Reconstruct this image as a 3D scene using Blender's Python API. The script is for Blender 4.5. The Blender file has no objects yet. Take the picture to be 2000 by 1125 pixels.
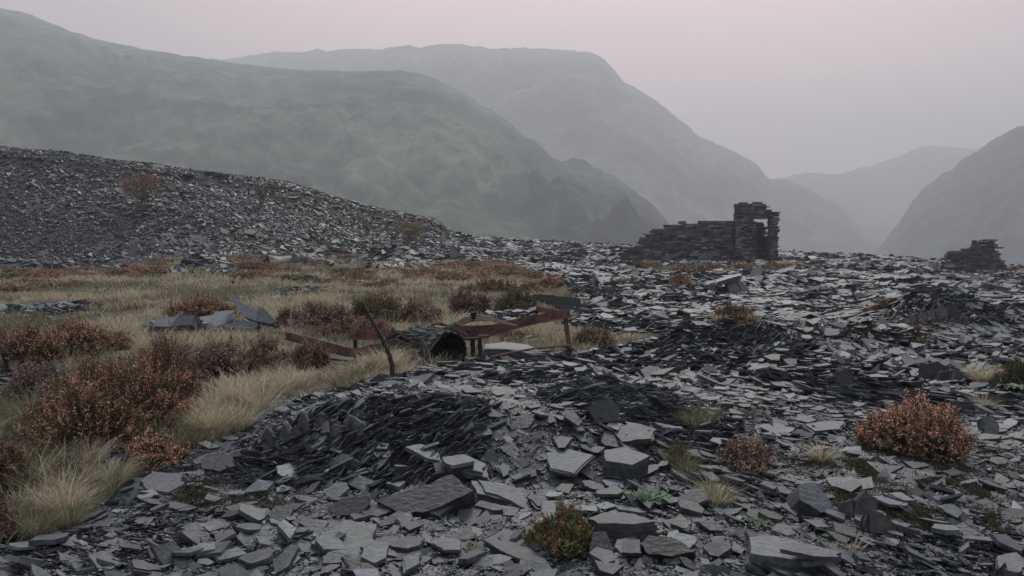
import bpy, math
import numpy as np
R = math.radians
rs = np.random.RandomState(7)
SC = bpy.context.scene
COL = SC.collection
# ------------------------------------------------------------------ camera, sky, sun, exposure
FPX, CU, CV = 1555.0, 1000.0, 562.5
PITCH = math.atan((562.5-470)/FPX)
EYE = np.array((0.0, 0.0, 1.6))
cd = bpy.data.cameras.new('camera'); cam = bpy.data.objects.new('camera', cd); COL.objects.link(cam)
cam.location = EYE; cam.rotation_euler = (R(90)-PITCH, 0, 0)
cd.sensor_width = 36; cd.lens = 36*FPX/2000; cd.clip_end = 20000; cd.clip_start = .05
SC.camera = cam
SUN_EL, SUN_AZ = 48, 12          # degrees; azimuth clockwise from +Y
w = bpy.data.worlds.new("World"); SC.world = w; w.use_nodes = True
nt = w.node_tree; nt.nodes.clear()
N = nt.nodes.new; Lk = nt.links.new
wo = N('ShaderNodeOutputWorld'); bg = N('ShaderNodeBackground'); bg.inputs[1].default_value = .1
sky = N('ShaderNodeTexSky'); sky.sky_type = 'NISHITA'; sky.sun_disc = False
sky.sun_elevation = R(SUN_EL); sky.sun_rotation = R(SUN_AZ); sky.dust_density = 5; sky.air_density = 1
tc = N('ShaderNodeTexCoord'); sx = N('ShaderNodeSeparateXYZ'); Lk(tc.outputs['Generated'], sx.inputs[0])
nz = N('ShaderNodeTexNoise'); nz.inputs['Scale'].default_value = 1.7; nz.inputs['Detail'].default_value = 3
mp = N('ShaderNodeMapping'); mp.inputs['Scale'].default_value = (1, 1, 3.5); mp.inputs['Rotation'].default_value = (0, R(-12), 0)
Lk(tc.outputs['Generated'], mp.inputs[0]); Lk(mp.outputs[0], nz.inputs[0])
ma = N('ShaderNodeMath'); ma.operation = 'MULTIPLY_ADD'; ma.inputs[1].default_value = .42; Lk(nz.outputs[0], ma.inputs[0]); Lk(sx.outputs[2], ma.inputs[2])
cr = N('ShaderNodeValToRGB'); e = cr.color_ramp.elements
SKYK = 1.0
def skc(r, g, b): return (r*SKYK, g*SKYK, b*SKYK, 1)
e[0].position = .12; e[0].color = skc(.74, .50, .485)
e[1].position = .80; e[1].color = skc(.42, .47, .51)
m = cr.color_ramp.elements.new(.30); m.color = skc(.72, .49, .48); m = cr.color_ramp.elements.new(.52); m.color = skc(.52, .38, .385)
Lk(ma.outputs[0], cr.inputs[0])
vm = N('ShaderNodeVectorMath'); vm.operation = 'SCALE'; vm.inputs[3].default_value = 9.0; Lk(cr.outputs[0], vm.inputs[0])
v2 = N('ShaderNodeVectorMath'); v2.operation = 'SCALE'; v2.inputs[3].default_value = .12; Lk(sky.outputs[0], v2.inputs[0])
va = N('ShaderNodeVectorMath'); va.operation = 'ADD'; Lk(vm.outputs[0], va.inputs[0]); Lk(v2.outputs[0], va.inputs[1])
gd = ((1250-CU)/FPX, 1, (470-60)/FPX); gl = math.sqrt(sum(q*q for q in gd))
dt = N('ShaderNodeVectorMath'); dt.operation = 'DOT_PRODUCT'; Lk(tc.outputs['Generated'], dt.inputs[0]); dt.inputs[1].default_value = [q/gl for q in gd]
mg = N('ShaderNodeMapRange'); mg.interpolation_type = 'SMOOTHSTEP'; mg.inputs[1].default_value = .80; mg.inputs[2].default_value = 1.0; Lk(dt.outputs['Value'], mg.inputs[0])
gs = N('ShaderNodeVectorMath'); gs.operation = 'SCALE'; gs.inputs[0].default_value = (3.2, 1.8, 1.6); Lk(mg.outputs[0], gs.inputs[3])
vb = N('ShaderNodeVectorMath'); vb.operation = 'ADD'; Lk(va.outputs[0], vb.inputs[0]); Lk(gs.outputs[0], vb.inputs[1])
Lk(vb.outputs[0], bg.inputs[0]); Lk(bg.outputs[0], wo.inputs[0])
ld = bpy.data.lights.new('sun', 'SUN'); ld.energy = 1.9; ld.angle = R(14); ld.color = (1, .95, .9)
sun = bpy.data.objects.new('sun', ld); COL.objects.link(sun)
from mathutils import Vector
sd = Vector((math.sin(R(SUN_AZ))*math.cos(R(SUN_EL)), math.cos(R(SUN_AZ))*math.cos(R(SUN_EL)), math.sin(R(SUN_EL))))
sun.rotation_euler = sd.to_track_quat('Z', 'Y').to_euler(); sun.location = (0, 0, 30)
SC.view_settings.view_transform = 'Standard'; SC.view_settings.look = 'None'
SC.view_settings.exposure = .86; SC.view_settings.gamma = 1
SC.render.engine = 'CYCLES'
cy = SC.cycles
cy.max_bounces = 4; cy.diffuse_bounces = 2; cy.glossy_bounces = 2; cy.transmission_bounces = 2; cy.volume_bounces = 2
cy.transparent_max_bounces = 4; cy.caustics_reflective = False; cy.caustics_refractive = False
cy.use_denoising = True; cy.use_adaptive_sampling = True

# ------------------------------------------------------------------ numpy helpers
def hsh(ix, iy, iz, s=0):
    n = (ix.astype(np.int64)*374761393 + iy.astype(np.int64)*668265263 + iz.astype(np.int64)*2147483647 + s*974634777) & 0xffffffff
    n = ((n ^ (n >> 13))*1274126177) & 0xffffffff
    n = (n ^ (n >> 16)) & 0xffffff
    return n/float(0xffffff)
def vnoise(x, y, z=None, s=0):
    x = np.asarray(x, float); y = np.asarray(y, float); z = np.zeros_like(x) if z is None else np.asarray(z, float)
    ix, iy, iz = np.floor(x), np.floor(y), np.floor(z)
    fx, fy, fz = x-ix, y-iy, z-iz
    fx = fx*fx*(3-2*fx); fy = fy*fy*(3-2*fy); fz = fz*fz*(3-2*fz)
    r = 0
    for a in (0, 1):
        for b in (0, 1):
            for c in (0, 1):
                wgt = (fx if a else 1-fx)*(fy if b else 1-fy)*(fz if c else 1-fz)
                r = r + wgt*hsh(ix+a, iy+b, iz+c, s)
    return r*2-1
def fbm(x, y, z=None, o=4, s=0):
    r = 0; a = .5; f = 1
    for k in range(o):
        r = r + a*vnoise(x*f, y*f, None if z is None else z*f, s+k); a *= .5; f *= 2.03
    return r
def sst(t): t = np.clip(t, 0, 1); return t*t*(3-2*t)
def unit(v): return v/np.maximum(np.linalg.norm(v, axis=-1, keepdims=True), 1e-9)
cp, sp = math.cos(PITCH), math.sin(PITCH)
def ray(u, v):
    u, v = np.broadcast_arrays(np.asarray(u, float), np.asarray(v, float)); t = (CV-v)/FPX
    return np.stack([(np.asarray(u, float)-CU)/FPX, cp+sp*t, -sp+cp*t], -1)
def P(u, v, Y):                 # the place in the world at depth Y that the photo shows at (u, v)
    d = ray(u, v); return EYE + d*(np.asarray(Y, float)/d[..., 1])[..., None]
def px(x, y, z):                # world -> photo pixel
    dy = y*cp-(z-EYE[2])*sp; dz = y*sp+(z-EYE[2])*cp
    dy = np.maximum(dy, .05)
    return CU+FPX*x/dy, CV-FPX*dz/dy

# ------------------------------------------------------------------ terrain
CU_ = np.array([-900, -300, 0, 150, 300, 420, 560, 700, 790, 850, 885, 1000, 1100, 1230, 1540, 1700, 1850, 2000, 2600])
CV_ = np.array([262, 276, 290, 305, 316, 336, 356, 398, 417, 430, 458, 470, 476, 483, 494, 499, 512, 527, 545])
CD_ = np.array([60, 60, 60, 61.5, 63, 64, 66, 67, 67, 66, 68, 68, 68, 68, 68, 68, 66, 64, 62])
BD_ = np.array([44, 45, 47, 48.5, 50, 51.5, 54, 58, 60, 61, 62, 60, 60, 60, 60, 60, 58, 56, 52])
def bear(x, y):
    return np.where(y > 1, CU+FPX*x/np.maximum(y, 1), np.where(x > 0, 3000, -1500))
def heap_h(x, y):               # rise of the spoil heap and of the plateau's rim
    u = bear(x, y); cdv = np.interp(u, CU_, CD_); bd = np.interp(u, CU_, BD_)
    zr = ray(0, np.interp(u, CU_, CV_)); zc = 1.6+zr[..., 2]/zr[..., 1]*cdv
    t = (y-bd)/(cdv-bd)
    return zc*np.where(t < .85, sst(np.clip(t, 0, 1))*.15+np.clip(t, 0, 1)*.85, 1-.5*(np.clip((1.15-t)/.3, 0, 1))**2*.22)*(y > 1)
def mound(x, y):
    wx = x+.25*vnoise(x*.9, y*.9, s=31); wy = y+.3*vnoise(x*.8+9, y*.8, s=32)
    fl = 5.0+.10*np.abs(wx-.1)                                       # foot line of the dark face
    h = (.32+.09*vnoise(x*1.1, y*1.1, s=39))*sst((wy-fl)/.95)*np.exp(-np.clip(wy-fl-1.3, 0, 99)**2/6.5)*sst((wx+2.25)/1.0)*sst((2.3-wx)/1.8)
    # second bank on the right, dark face turned to the camera
    f2 = 11.0+.22*(wx-2.2)
    h = h+.34*sst((wy-f2)/.8)*np.exp(-np.clip(wy-f2-.9, 0, 99)**2/3.)*sst((wx-1.7)/1.2)*sst((7.5-wx)/3.)
    # heap at the right middle distance
    h = h+.62*np.exp(-((wx-7.9)/1.2)**2-((wy-14.6)/.9)**2)
    # hollow behind the crest of the mound
    h = h-.22*np.exp(-((wx-.25)/.8)**2-((wy-8.0)/.45)**2)
    h = h-.12*np.exp(-((wx-1.0)/.7)**2-((wy-6.4)/.4)**2)
    return h
BUMPS = [(-14.4, 37.6, 1.7, .9, .62), (-11.3, 49.5, 1.8, .9, .5), (-6.9, 47.0, 2.3, 1.0, .65), (-26.5, 42.5, 3.0, .9, .5), (-23.2, 43.6, 2.2, .8, .4), (-3.2, 52, 2.5, .9, .5)]
def H(x, y):
    x = np.asarray(x, float); y = np.asarray(y, float)
    r = np.hypot(x, y)
    z = .10*fbm(x*.22, y*.22, o=3, s=3)*sst((r-2)/6)*1.5+.03*fbm(x*1.3, y*1.3, o=3, s=9)
    u = bear(x, y)
    z = z-.018*np.clip(y, 0, 60)*sst((u-1620)/420)*sst((y-18)/25)
    z = z+.12*sst((u-1000)/200)*sst((y-20)/20)*sst((1900-u)/200)
    z = z+.50*sst((y-32)/18)*sst((u-220)/160)*(1-sst((u-1040)/140))
    for (bx, by, ra, rb, hb) in BUMPS: z = z+hb*np.exp(-(((x-bx)/ra)**2+((y-by)/rb)**2)*1.1)*(1+.3*vnoise(x*1.5, y*1.5, s=88))
    near = sst((np.interp(u, CU_, BD_)-y)/8+.6)
    z = z*near+mound(x, y)+heap_h(x, y)
    cdv = np.interp(u, CU_, CD_)
    z = z+(y > 40)*(.5*fbm(x*.11, y*.11, o=3, s=21)*sst((y-np.interp(u, CU_, BD_))/8)*sst((1000-u)/300))
    drop = np.maximum(sst((y-cdv-5)/75), np.maximum(sst((np.abs(x)-95)/80), sst((-y-40)/80)))
    return z*(1-drop)-60*drop
def Hn(x, y, e=.08, k=1.0):
    gx = (H(x+e, y)-H(x-e, y))/(2*e); gy = (H(x, y+e)-H(x, y-e))/(2*e)
    return unit(np.stack([-gx*k, -gy*k, np.ones_like(gx)], -1))
STEP = 2.2*1.006**np.arange(620)
def hit(u, v):                  # where the line of sight first meets the ground
    d = ray(u, v); Ys = STEP[STEP < 95]
    p = EYE+d*(Ys/d[1])[:, None]
    g = H(p[:, 0], p[:, 1]); k = np.argmax(p[:, 2] < g)
    if p[k, 2] >= g[k]: k = len(Ys)-1
    if k > 0:
        a, b = p[k-1, 2]-g[k-1], g[k]-p[k, 2]; t = a/max(a+b, 1e-6); q = p[k-1]*(1-t)+p[k]*t
    else: q = p[0]
    q[2] = H(q[0], q[1]); return q
def inpoly(x, y, poly):
    c = np.zeros(np.shape(x), bool); n = len(poly)
    for i in range(n):
        x1, y1 = poly[i]; x2, y2 = poly[(i+1) % n]
        k = ((y1 > y) != (y2 > y)) & (x < (x2-x1)*(y-y1)/((y2-y1) if y2 != y1 else 1e-9)+x1)
        c ^= k
    return c
GP = [hit(u, v)[:2] for u, v in [(-150, 1120), (0, 1078), (90, 1050), (170, 985), (265, 925), (380, 893), (440, 855), (500, 795), (620, 768), (760, 738),
      (830, 712), (940, 698), (1130, 684), (1235, 672), (1300, 660), (1280, 648), (1130, 645), (1090, 620), (1135, 600), (1120, 572), (1090, 552), (1050, 540), (1010, 528), (1010, 503), (800, 503), (520, 502), (380, 504), (260, 512), (0, 522), (-300, 525)]]
GP = [np.array((-16., 3.)), np.array((-3.6, 3.2))] + GP + [np.array((-60., 40.)), np.array((-60, 3.))]
G2 = [hit(u, v)[:2] for u, v in [(1215, 533), (1560, 530), (1560, 519), (1215, 518)]]
SPOTS = [(60, 612, 105, 14), (20, 740, 60, 16), (400, 640, 150, 10), (880, 508, 160, 6), (600, 568, 60, 4), (250, 905, 60, 22), (130, 660, 60, 5), (1010, 620, 90, 14)]
SPW = []
for (u, v, a, b) in SPOTS:
    c = hit(u, v); SPW.append((c[0], c[1], a/FPX*c[1], b/FPX*c[1]*c[1]/1.6))
SPW += [(a, b-.3, c*1.15, d*1.5) for a, b, c, d, e in BUMPS]
def grass(x, y):
    wx = x+.22*fbm(x*1.5, y*1.5, o=3, s=41)*np.clip(y/7, .7, 3); wy = y+.4*fbm(x*1.4+5, y*1.4, o=3, s=42)*np.clip(y/7, .7, 4)
    g = inpoly(wx, wy, GP) | inpoly(wx, wy, G2)
    ex = .35*fbm(x*1.1, y*1.1, o=3, s=43)
    for (cx, cy_, a, b) in SPW: g &= ((x-cx)/a)**2+((y-cy_)/b)**2 > 1+2*ex
    return g

def build(name, V, F, mat, parent=None, col=None, smooth=False, origin=None, link=True):
    """V (n,3); F list of (m,k) int arrays; col (faces,3)"""
    V = np.asarray(V, float)
    if origin is not None: V = V-np.asarray(origin)
    F = [np.asarray(f, np.int64) for f in F if len(f)]
    me = bpy.data.meshes.new(name)
    me.vertices.add(len(V)); me.vertices.foreach_set('co', V.astype(np.float32).ravel())
    nl = sum(f.size for f in F); npol = sum(len(f) for f in F)
    me.loops.add(nl); me.loops.foreach_set('vertex_index', np.concatenate([f.ravel() for f in F]).astype(np.int32))
    tot = np.concatenate([np.full(len(f), f.shape[1]) for f in F]); st = np.concatenate([[0], np.cumsum(tot)[:-1]])
    me.polygons.add(npol); me.polygons.foreach_set('loop_start', st.astype(np.int32))
    try: me.polygons.foreach_set('loop_total', tot.astype(np.int32))
    except Exception: pass
    me.polygons.foreach_set('use_smooth', np.full(npol, bool(smooth)))
    if col is not None:
        a = me.attributes.new('col', 'FLOAT_COLOR', 'FACE')
        c = np.ones((npol, 4), np.float32); c[:, :3] = col; a.data.foreach_set('color', c.ravel())
    me.update(calc_edges=True)
    if mat is not None: me.materials.append(mat)
    o = bpy.data.objects.new(name, me)
    if link: COL.objects.link(o)
    if parent is not None:
        o.parent = parent
    elif origin is not None: o.location = origin
    return o
def tag(o, label=None, cat=None, group=None, kind=None):
    if label: o['label'] = label
    if cat: o['category'] = cat
    if group: o['group'] = group
    if kind or cat: o['kind'] = kind or 'thing'
    return o
def empty(name, loc, label, cat, group=None):
    o = bpy.data.objects.new(name, None); COL.objects.link(o); o.location = loc; o.empty_display_size = .2
    return tag(o, label, cat, group)
def cat_mesh(parts):            # parts: [(V,[F..])] -> merged, per-part face counts
    Vs = []; Fs = []; n = 0
    for V, F in parts:
        Vs.append(np.asarray(V, float)); Fs += [np.asarray(f)+n for f in F]; n += len(V)
    return np.concatenate(Vs), Fs

# ------------------------------------------------------------------ materials
def mat(name, base=None, rough=.6, attr=False, nscale=20, nvar=.25, bump=.3, bdist=.01, spec=.5, stretch=(1, 1, 1), two=None, twos=1.5, trans=0, thr=(.45, .6)):
    m = bpy.data.materials.new(name); m.use_nodes = True; t = m.node_tree; n = t.nodes; l = t.links
    b = n['Principled BSDF']; b.inputs['Roughness'].default_value = rough; b.inputs['Specular IOR Level'].default_value = spec
    tc = n.new('ShaderNodeTexCoord'); mp = n.new('ShaderNodeMapping'); mp.inputs['Scale'].default_value = stretch
    l.new(tc.outputs['Object'], mp.inputs[0])
    if attr:
        a = n.new('ShaderNodeAttribute'); a.attribute_name = 'col'; src = a.outputs['Color']
    else:
        a = n.new('ShaderNodeRGB'); a.outputs[0].default_value = (*base, 1); src = a.outputs[0]
    if two is not None:
        n2 = n.new('ShaderNodeTexNoise'); n2.inputs['Scale'].default_value = twos; n2.inputs['Detail'].default_value = 5; l.new(mp.outputs[0], n2.inputs[0])
        mr = n.new('ShaderNodeMapRange'); mr.inputs[1].default_value = thr[0]; mr.inputs[2].default_value = thr[1]; l.new(n2.outputs[0], mr.inputs[0])
        mx = n.new('ShaderNodeMix'); mx.data_type = 'RGBA'; l.new(mr.outputs[0], mx.inputs[0]); l.new(src, mx.inputs[6]); mx.inputs[7].default_value = (*two, 1); src = mx.outputs[2]
    if nvar or bump:
        nz = n.new('ShaderNodeTexNoise'); nz.inputs['Scale'].default_value = nscale; nz.inputs['Detail'].default_value = 5; nz.inputs['Roughness'].default_value = .6
        l.new(mp.outputs[0], nz.inputs[0])
        mr = n.new('ShaderNodeMapRange'); mr.inputs[1].default_value = .3; mr.inputs[2].default_value = .7; mr.inputs[3].default_value = 1-nvar; mr.inputs[4].default_value = 1+nvar; l.new(nz.outputs[0], mr.inputs[0])
        vs = n.new('ShaderNodeVectorMath'); vs.operation = 'SCALE'; l.new(src, vs.inputs[0]); l.new(mr.outputs[0], vs.inputs[3]); src = vs.outputs[0]
        if bump:
            bp = n.new('ShaderNodeBump'); bp.inputs['Strength'].default_value = bump; bp.inputs['Distance'].default_value = bdist
            l.new(nz.outputs[0], bp.inputs['Height']); l.new(bp.outputs[0], b.inputs['Normal'])
    l.new(src, b.inputs['Base Color'])
    if trans:
        tr = n.new('ShaderNodeBsdfTranslucent'); l.new(src, tr.inputs[0]); ms = n.new('ShaderNodeMixShader'); ms.inputs[0].default_value = trans
        l.new(b.outputs[0], ms.inputs[1]); l.new(tr.outputs[0], ms.inputs[2]); l.new(ms.outputs[0], n['Material Output'].inputs[0])
    return m
M = {}
M['slate'] = mat('slate', attr=True, rough=.58, nscale=38, nvar=.36, bump=.6, bdist=.007, spec=.42, two=(.075, .062, .05), twos=2.6, thr=(.60, .78))
M['slab'] = mat('slate_slab', attr=True, rough=.52, nscale=22, nvar=.42, bump=.9, bdist=.014, spec=.45, stretch=(1, 2.2, 1), two=(.095, .10, .085), twos=4, thr=(.6, .8))
M['heap'] = mat('heap_slate', attr=True, rough=.55, nscale=6, nvar=.3, bump=0, spec=.45)
M['wall'] = mat('wall_slate', attr=True, rough=.7, nscale=9, nvar=.4, bump=.6, bdist=.03, spec=.3)
M['straw'] = mat('grass_blade', attr=True, rough=.75, nvar=0, bump=0, spec=.15, trans=.3)
M['leaf'] = mat('heather_leaf', attr=True, rough=.8, nvar=0, bump=0, spec=.15, trans=.15)
M['green'] = mat('green_leaf', attr=True, rough=.55, nscale=60, nvar=.25, bump=.4, bdist=.004, spec=.3, trans=.1)
M['twig'] = mat('twig', base=(.07, .055, .045), rough=.9, nscale=50, spec=.2)
M['bark'] = mat('bark', base=(.11, .10, .085), rough=.9, nscale=12, spec=.2)
M['rust'] = mat('rusty_steel', base=(.165, .08, .068), rough=.78, nscale=42, nvar=.45, bump=.5, bdist=.004, spec=.3, two=(.08, .045, .042), twos=7, thr=(.45, .65))
M['rust_dark'] = mat('dark_rusty_iron', base=(.022, .016, .015), rough=.75, nscale=60, nvar=.4, bump=.5, bdist=.004, spec=.35)
M['strap'] = mat('worn_steel', base=(.05, .034, .033), rough=.8, nscale=25, nvar=.3, bump=.3, bdist=.003, two=(.05, .025, .022), twos=5, spec=.2)
M['cable'] = mat('wire_rope', base=(.048, .036, .033), rough=.7, nscale=90, nvar=.4, bump=.6, bdist=.004)
M['char'] = mat('charred_wood', base=(.06, .065, .062), rough=.85, nscale=22, nvar=.6, bump=1, bdist=.015, spec=.25)
M['black'] = mat('charred_heart', base=(.008, .009, .009), rough=.95, nscale=25, nvar=.6, bump=1, bdist=.02, spec=.1)
M['wood'] = mat('weathered_wood', base=(.20, .20, .17), rough=.85, nscale=14, nvar=.3, bump=.5, bdist=.01, stretch=(1, 8, 8), spec=.2)
M['white'] = mat('pale_stone', base=(.62, .55, .48), rough=.6, nscale=12, nvar=.1, bump=.1)
M['pink'] = mat('faded_red_sheet', base=(.17, .135, .125), rough=.6, nscale=4, nvar=.3, bump=.2, two=(.13, .07, .065), twos=.9, thr=(.5, .6))
M['darksheet'] = mat('dark_sheet', base=(.03, .03, .032), rough=.6, nscale=6, nvar=.3, bump=.2)

def ground_mat():
    m = bpy.data.materials.new('ground'); m.use_nodes = True; t = m.node_tree; n = t.nodes; l = t.links
    b = n['Principled BSDF']; b.inputs['Roughness'].default_value = .9; b.inputs['Specular IOR Level'].default_value = .2
    a = n.new('ShaderNodeAttribute'); a.attribute_name = 'veg'
    tc = n.new('ShaderNodeTexCoord')
    nz = n.new('ShaderNodeTexNoise'); nz.inputs['Scale'].default_value = 3; nz.inputs['Detail'].default_value = 8; l.new(tc.outputs['Object'], nz.inputs[0])
    n2 = n.new('ShaderNodeTexNoise'); n2.inputs['Scale'].default_value = 40; n2.inputs['Detail'].default_value = 4; l.new(tc.outputs['Object'], n2.inputs[0])
    r1 = n.new('ShaderNodeValToRGB'); l.new(n2.outputs[0], r1.inputs[0])
    r1.color_ramp.elements[0].position = .35; r1.color_ramp.elements[0].color = (.018, .020, .023, 1); r1.color_ramp.elements[1].position = .7; r1.color_ramp.elements[1].color = (.07, .075, .083, 1)
    r2 = n.new('ShaderNodeValToRGB'); l.new(nz.outputs[0], r2.inputs[0])
    r2.color_ramp.elements[0].position = .35; r2.color_ramp.elements[0].color = (.03, .028, .018, 1); r2.color_ramp.elements[1].position = .65; r2.color_ramp.elements[1].color = (.10, .09, .055, 1)
    mx = n.new('ShaderNodeMix'); mx.data_type = 'RGBA'; l.new(a.outputs['Fac'], mx.inputs[0]); l.new(r1.outputs[0], mx.inputs[6]); l.new(r2.outputs[0], mx.inputs[7])
    l.new(mx.outputs[2], b.inputs['Base Color'])
    bp = n.new('ShaderNodeBump'); bp.inputs['Distance'].default_value = .03; l.new(n2.outputs[0], bp.inputs['Height']); l.new(bp.outputs[0], b.inputs['Normal'])
    return m

# ------------------------------------------------------------------ ground sheet (polar, out to the horizon)
def make_ground():
    A = np.concatenate([np.linspace(-180, -48, 60, endpoint=False), np.linspace(-48, 48, 420, endpoint=False), np.linspace(48, 180, 60, endpoint=False)])
    r = np.concatenate([[.02], np.linspace(.5, 3, 12, endpoint=False), 3*1.0115**np.arange(300), np.geomspace(95, 3200, 50)])
    aa, rr = np.meshgrid(np.radians(A), r); x = rr*np.sin(aa); y = rr*np.cos(aa); z = H(x, y)
    V = np.stack([x, y, z], -1).reshape(-1, 3); na, nr = len(A), len(r)
    i, j = np.meshgrid(np.arange(nr-1), np.arange(na), indexing='ij'); j2 = (j+1) % na
    F = np.stack([i*na+j, (i+1)*na+j, (i+1)*na+j2, i*na+j2], -1).reshape(-1, 4)[:, ::-1]
    o = build('ground', V, [F], ground_mat(), smooth=True); tag(o, kind='structure')
    g = grass(V[:, 0], V[:, 1]).astype(np.float32)
    g = np.where(V[:, 2] < -20, 1, g)
    at = o.data.attributes.new('veg', 'FLOAT', 'POINT'); at.data.foreach_set('value', g.astype(np.float32))
make_ground()

# ------------------------------------------------------------------ hills
def hill_mat(name, ca, cb, cc, sc=.02, rock=.5):
    m = bpy.data.materials.new(name); m.use_nodes = True; t = m.node_tree; n = t.nodes; l = t.links
    b = n['Principled BSDF']; b.inputs['Roughness'].default_value = .95; b.inputs['Specular IOR Level'].default_value = .1
    tc = n.new('ShaderNodeTexCoord')
    mp = n.new('ShaderNodeMapping'); mp.inputs['Rotation'].default_value = (0, R(25), 0); mp.inputs['Scale'].default_value = (.35, 1, 1); l.new(tc.outputs['Object'], mp.inputs[0])
    a = n.new('ShaderNodeTexNoise'); a.inputs['Scale'].default_value = sc; a.inputs['Detail'].default_value = 10; a.inputs['Roughness'].default_value = .62; a.inputs['Distortion'].default_value = .6; l.new(mp.outputs[0], a.inputs[0])
    c = n.new('ShaderNodeTexNoise'); c.inputs['Scale'].default_value = sc*6; c.inputs['Detail'].default_value = 8; c.inputs['Roughness'].default_value = .7; l.new(tc.outputs['Object'], c.inputs[0])
    r = n.new('ShaderNodeValToRGB'); l.new(a.outputs[0], r.inputs[0])
    r.color_ramp.elements[0].position = .36; r.color_ramp.elements[0].color = (*ca, 1); r.color_ramp.elements[1].position = .62; r.color_ramp.elements[1].color = (*cb, 1)
    g = n.new('ShaderNodeNewGeometry'); s = n.new('ShaderNodeSeparateXYZ'); l.new(g.outputs['Normal'], s.inputs[0])
    ad = n.new('ShaderNodeMath'); ad.operation = 'MULTIPLY_ADD'; ad.inputs[1].default_value = .9; l.new(c.outputs[0], ad.inputs[0]); l.new(s.outputs[2], ad.inputs[2])
    mr = n.new('ShaderNodeMapRange'); mr.inputs[1].default_value = rock+.45; mr.inputs[2].default_value = rock+.3; l.new(ad.outputs[0], mr.inputs[0])
    mx = n.new('ShaderNodeMix'); mx.data_type = 'RGBA'; l.new(mr.outputs[0], mx.inputs[0]); l.new(r.outputs[0], mx.inputs[6]); mx.inputs[7].default_value = (*cc, 1)
    m3 = n.new('ShaderNodeMapRange'); m3.inputs[1].default_value = .35; m3.inputs[2].default_value = .65; m3.inputs[3].default_value = .45; m3.inputs[4].default_value = 1.5; l.new(c.outputs[0], m3.inputs[0])
    at = n.new('ShaderNodeAttribute'); at.attribute_name = 'crag'; mg = n.new('ShaderNodeMix'); mg.data_type = 'RGBA'; l.new(at.outputs['Fac'], mg.inputs[0]); l.new(mx.outputs[2], mg.inputs[6]); mg.inputs[7].default_value = (.022, .027, .028, 1)
    vs = n.new('ShaderNodeVectorMath'); vs.operation = 'SCALE'; l.new(mg.outputs[2], vs.inputs[0]); l.new(m3.outputs[0], vs.inputs[3])
    l.new(vs.outputs[0], b.inputs['Base Color'])
    bp = n.new('ShaderNodeBump'); bp.inputs['Distance'].default_value = 8; bp.inputs['Strength'].default_value = .6; l.new(c.outputs[0], bp.inputs['Height']); l.new(bp.outputs[0], b.inputs['Normal'])
    return m
def hill(pts, Dr, Db, m, amp, fs, rid=.5, seed=0, crag=0, nu=420, nt_=150, zb=-62):
    pts = np.array(pts, float); u = np.linspace(pts[0, 0], pts[-1, 0], nu); v = np.interp(u, pts[:, 0], pts[:, 1])
    v = np.convolve(np.pad(v, 3, 'edge'), np.ones(7)/7, 'valid')
    Dr = np.interp(u, pts[:, 0], pts[:, 2]) if pts.shape[1] > 2 else np.full(nu, float(Dr))
    v = v+crag*fbm(u*.05, u*0+seed, o=5, s=seed)*1.6*(1 if seed != 11 else .5+1.8*sst((u-900)/200))
    d = ray(u, v); top = EYE[2]+d[:, 2]/d[:, 1]*Dr
    t = np.concatenate([np.linspace(0, 1, nt_), np.linspace(1, 1.8, 30)[1:]])
    T, U = np.meshgrid(t, u, indexing='ij'); D = Db*np.ones(nu)
    Y = np.where(T <= 1, D+(Dr-D)*T, Dr+(T-1)*(Dr*.5)); xr = (U-CU)/FPX*1.002/cp*cp
    X = (ray(U, v[None, :]*np.ones_like(U))[..., 0]/ray(U, v[None, :]*np.ones_like(U))[..., 1])*Y
    pr = np.where(T <= 1, .72*T+.28*sst(T), 1-.45*sst((T-1)/.8))
    Z = zb+(top-zb)*pr
    env = np.clip(np.sin(np.pi*np.clip(T, 0, 1)), 0, 1)**.9*(1+.3*(T < .7))+np.where(T > 1, .5*sst((T-1)*2.5), 0)
    f = fs
    rd = 1-2*np.abs(fbm(X*f*1.3+3*fbm(X*f*.5, Y*f*.5, Z*f*.5, o=2, s=seed+5), Z*f*.35, Y*f*.3, o=5, s=seed))
    nn = (1-rid)*fbm(X*f, Y*f, Z*f, o=5, s=seed+3)+rid*(rd-.6)
    Z = Z+amp*nn*env*(top-zb)/200; 
    cg = sst((U-930)/150)*sst((T-.25)/.3)*(seed == 11)
    Z = Z+cg*amp*1.3*fbm(X*.03, Y*.03, Z*.03, o=5, s=seed+9)*env
    V = np.stack([X, Y, Z], -1).reshape(-1, 3); a, b = T.shape
    i, j = np.meshgrid(np.arange(a-1), np.arange(b-1), indexing='ij')
    F = np.stack([i*b+j, i*b+j+1, (i+1)*b+j+1, (i+1)*b+j], -1).reshape(-1, 4)
    o = build('hill', V, [F], m, smooth=True); at = o.data.attributes.new('crag', 'FLOAT', 'POINT'); at.data.foreach_set('value', (cg*(.5+.9*np.clip(fbm(X*.02, Y*.02, Z*.02, o=4, s=4)+.3, 0, 1))).astype(np.float32).ravel()); return tag(o, kind='structure')
g1 = hill_mat('hill_grass', (.032, .048, .036), (.125, .155, .115), (.06, .055, .055), .009, .26)
g1b = hill_mat('hill_crag', (.035, .045, .030), (.08, .09, .06), (.04, .042, .045), .02, .42)
g2 = hill_mat('far_hill', (.03, .04, .038), (.15, .155, .15), (.035, .04, .046), .008, .34)
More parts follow.
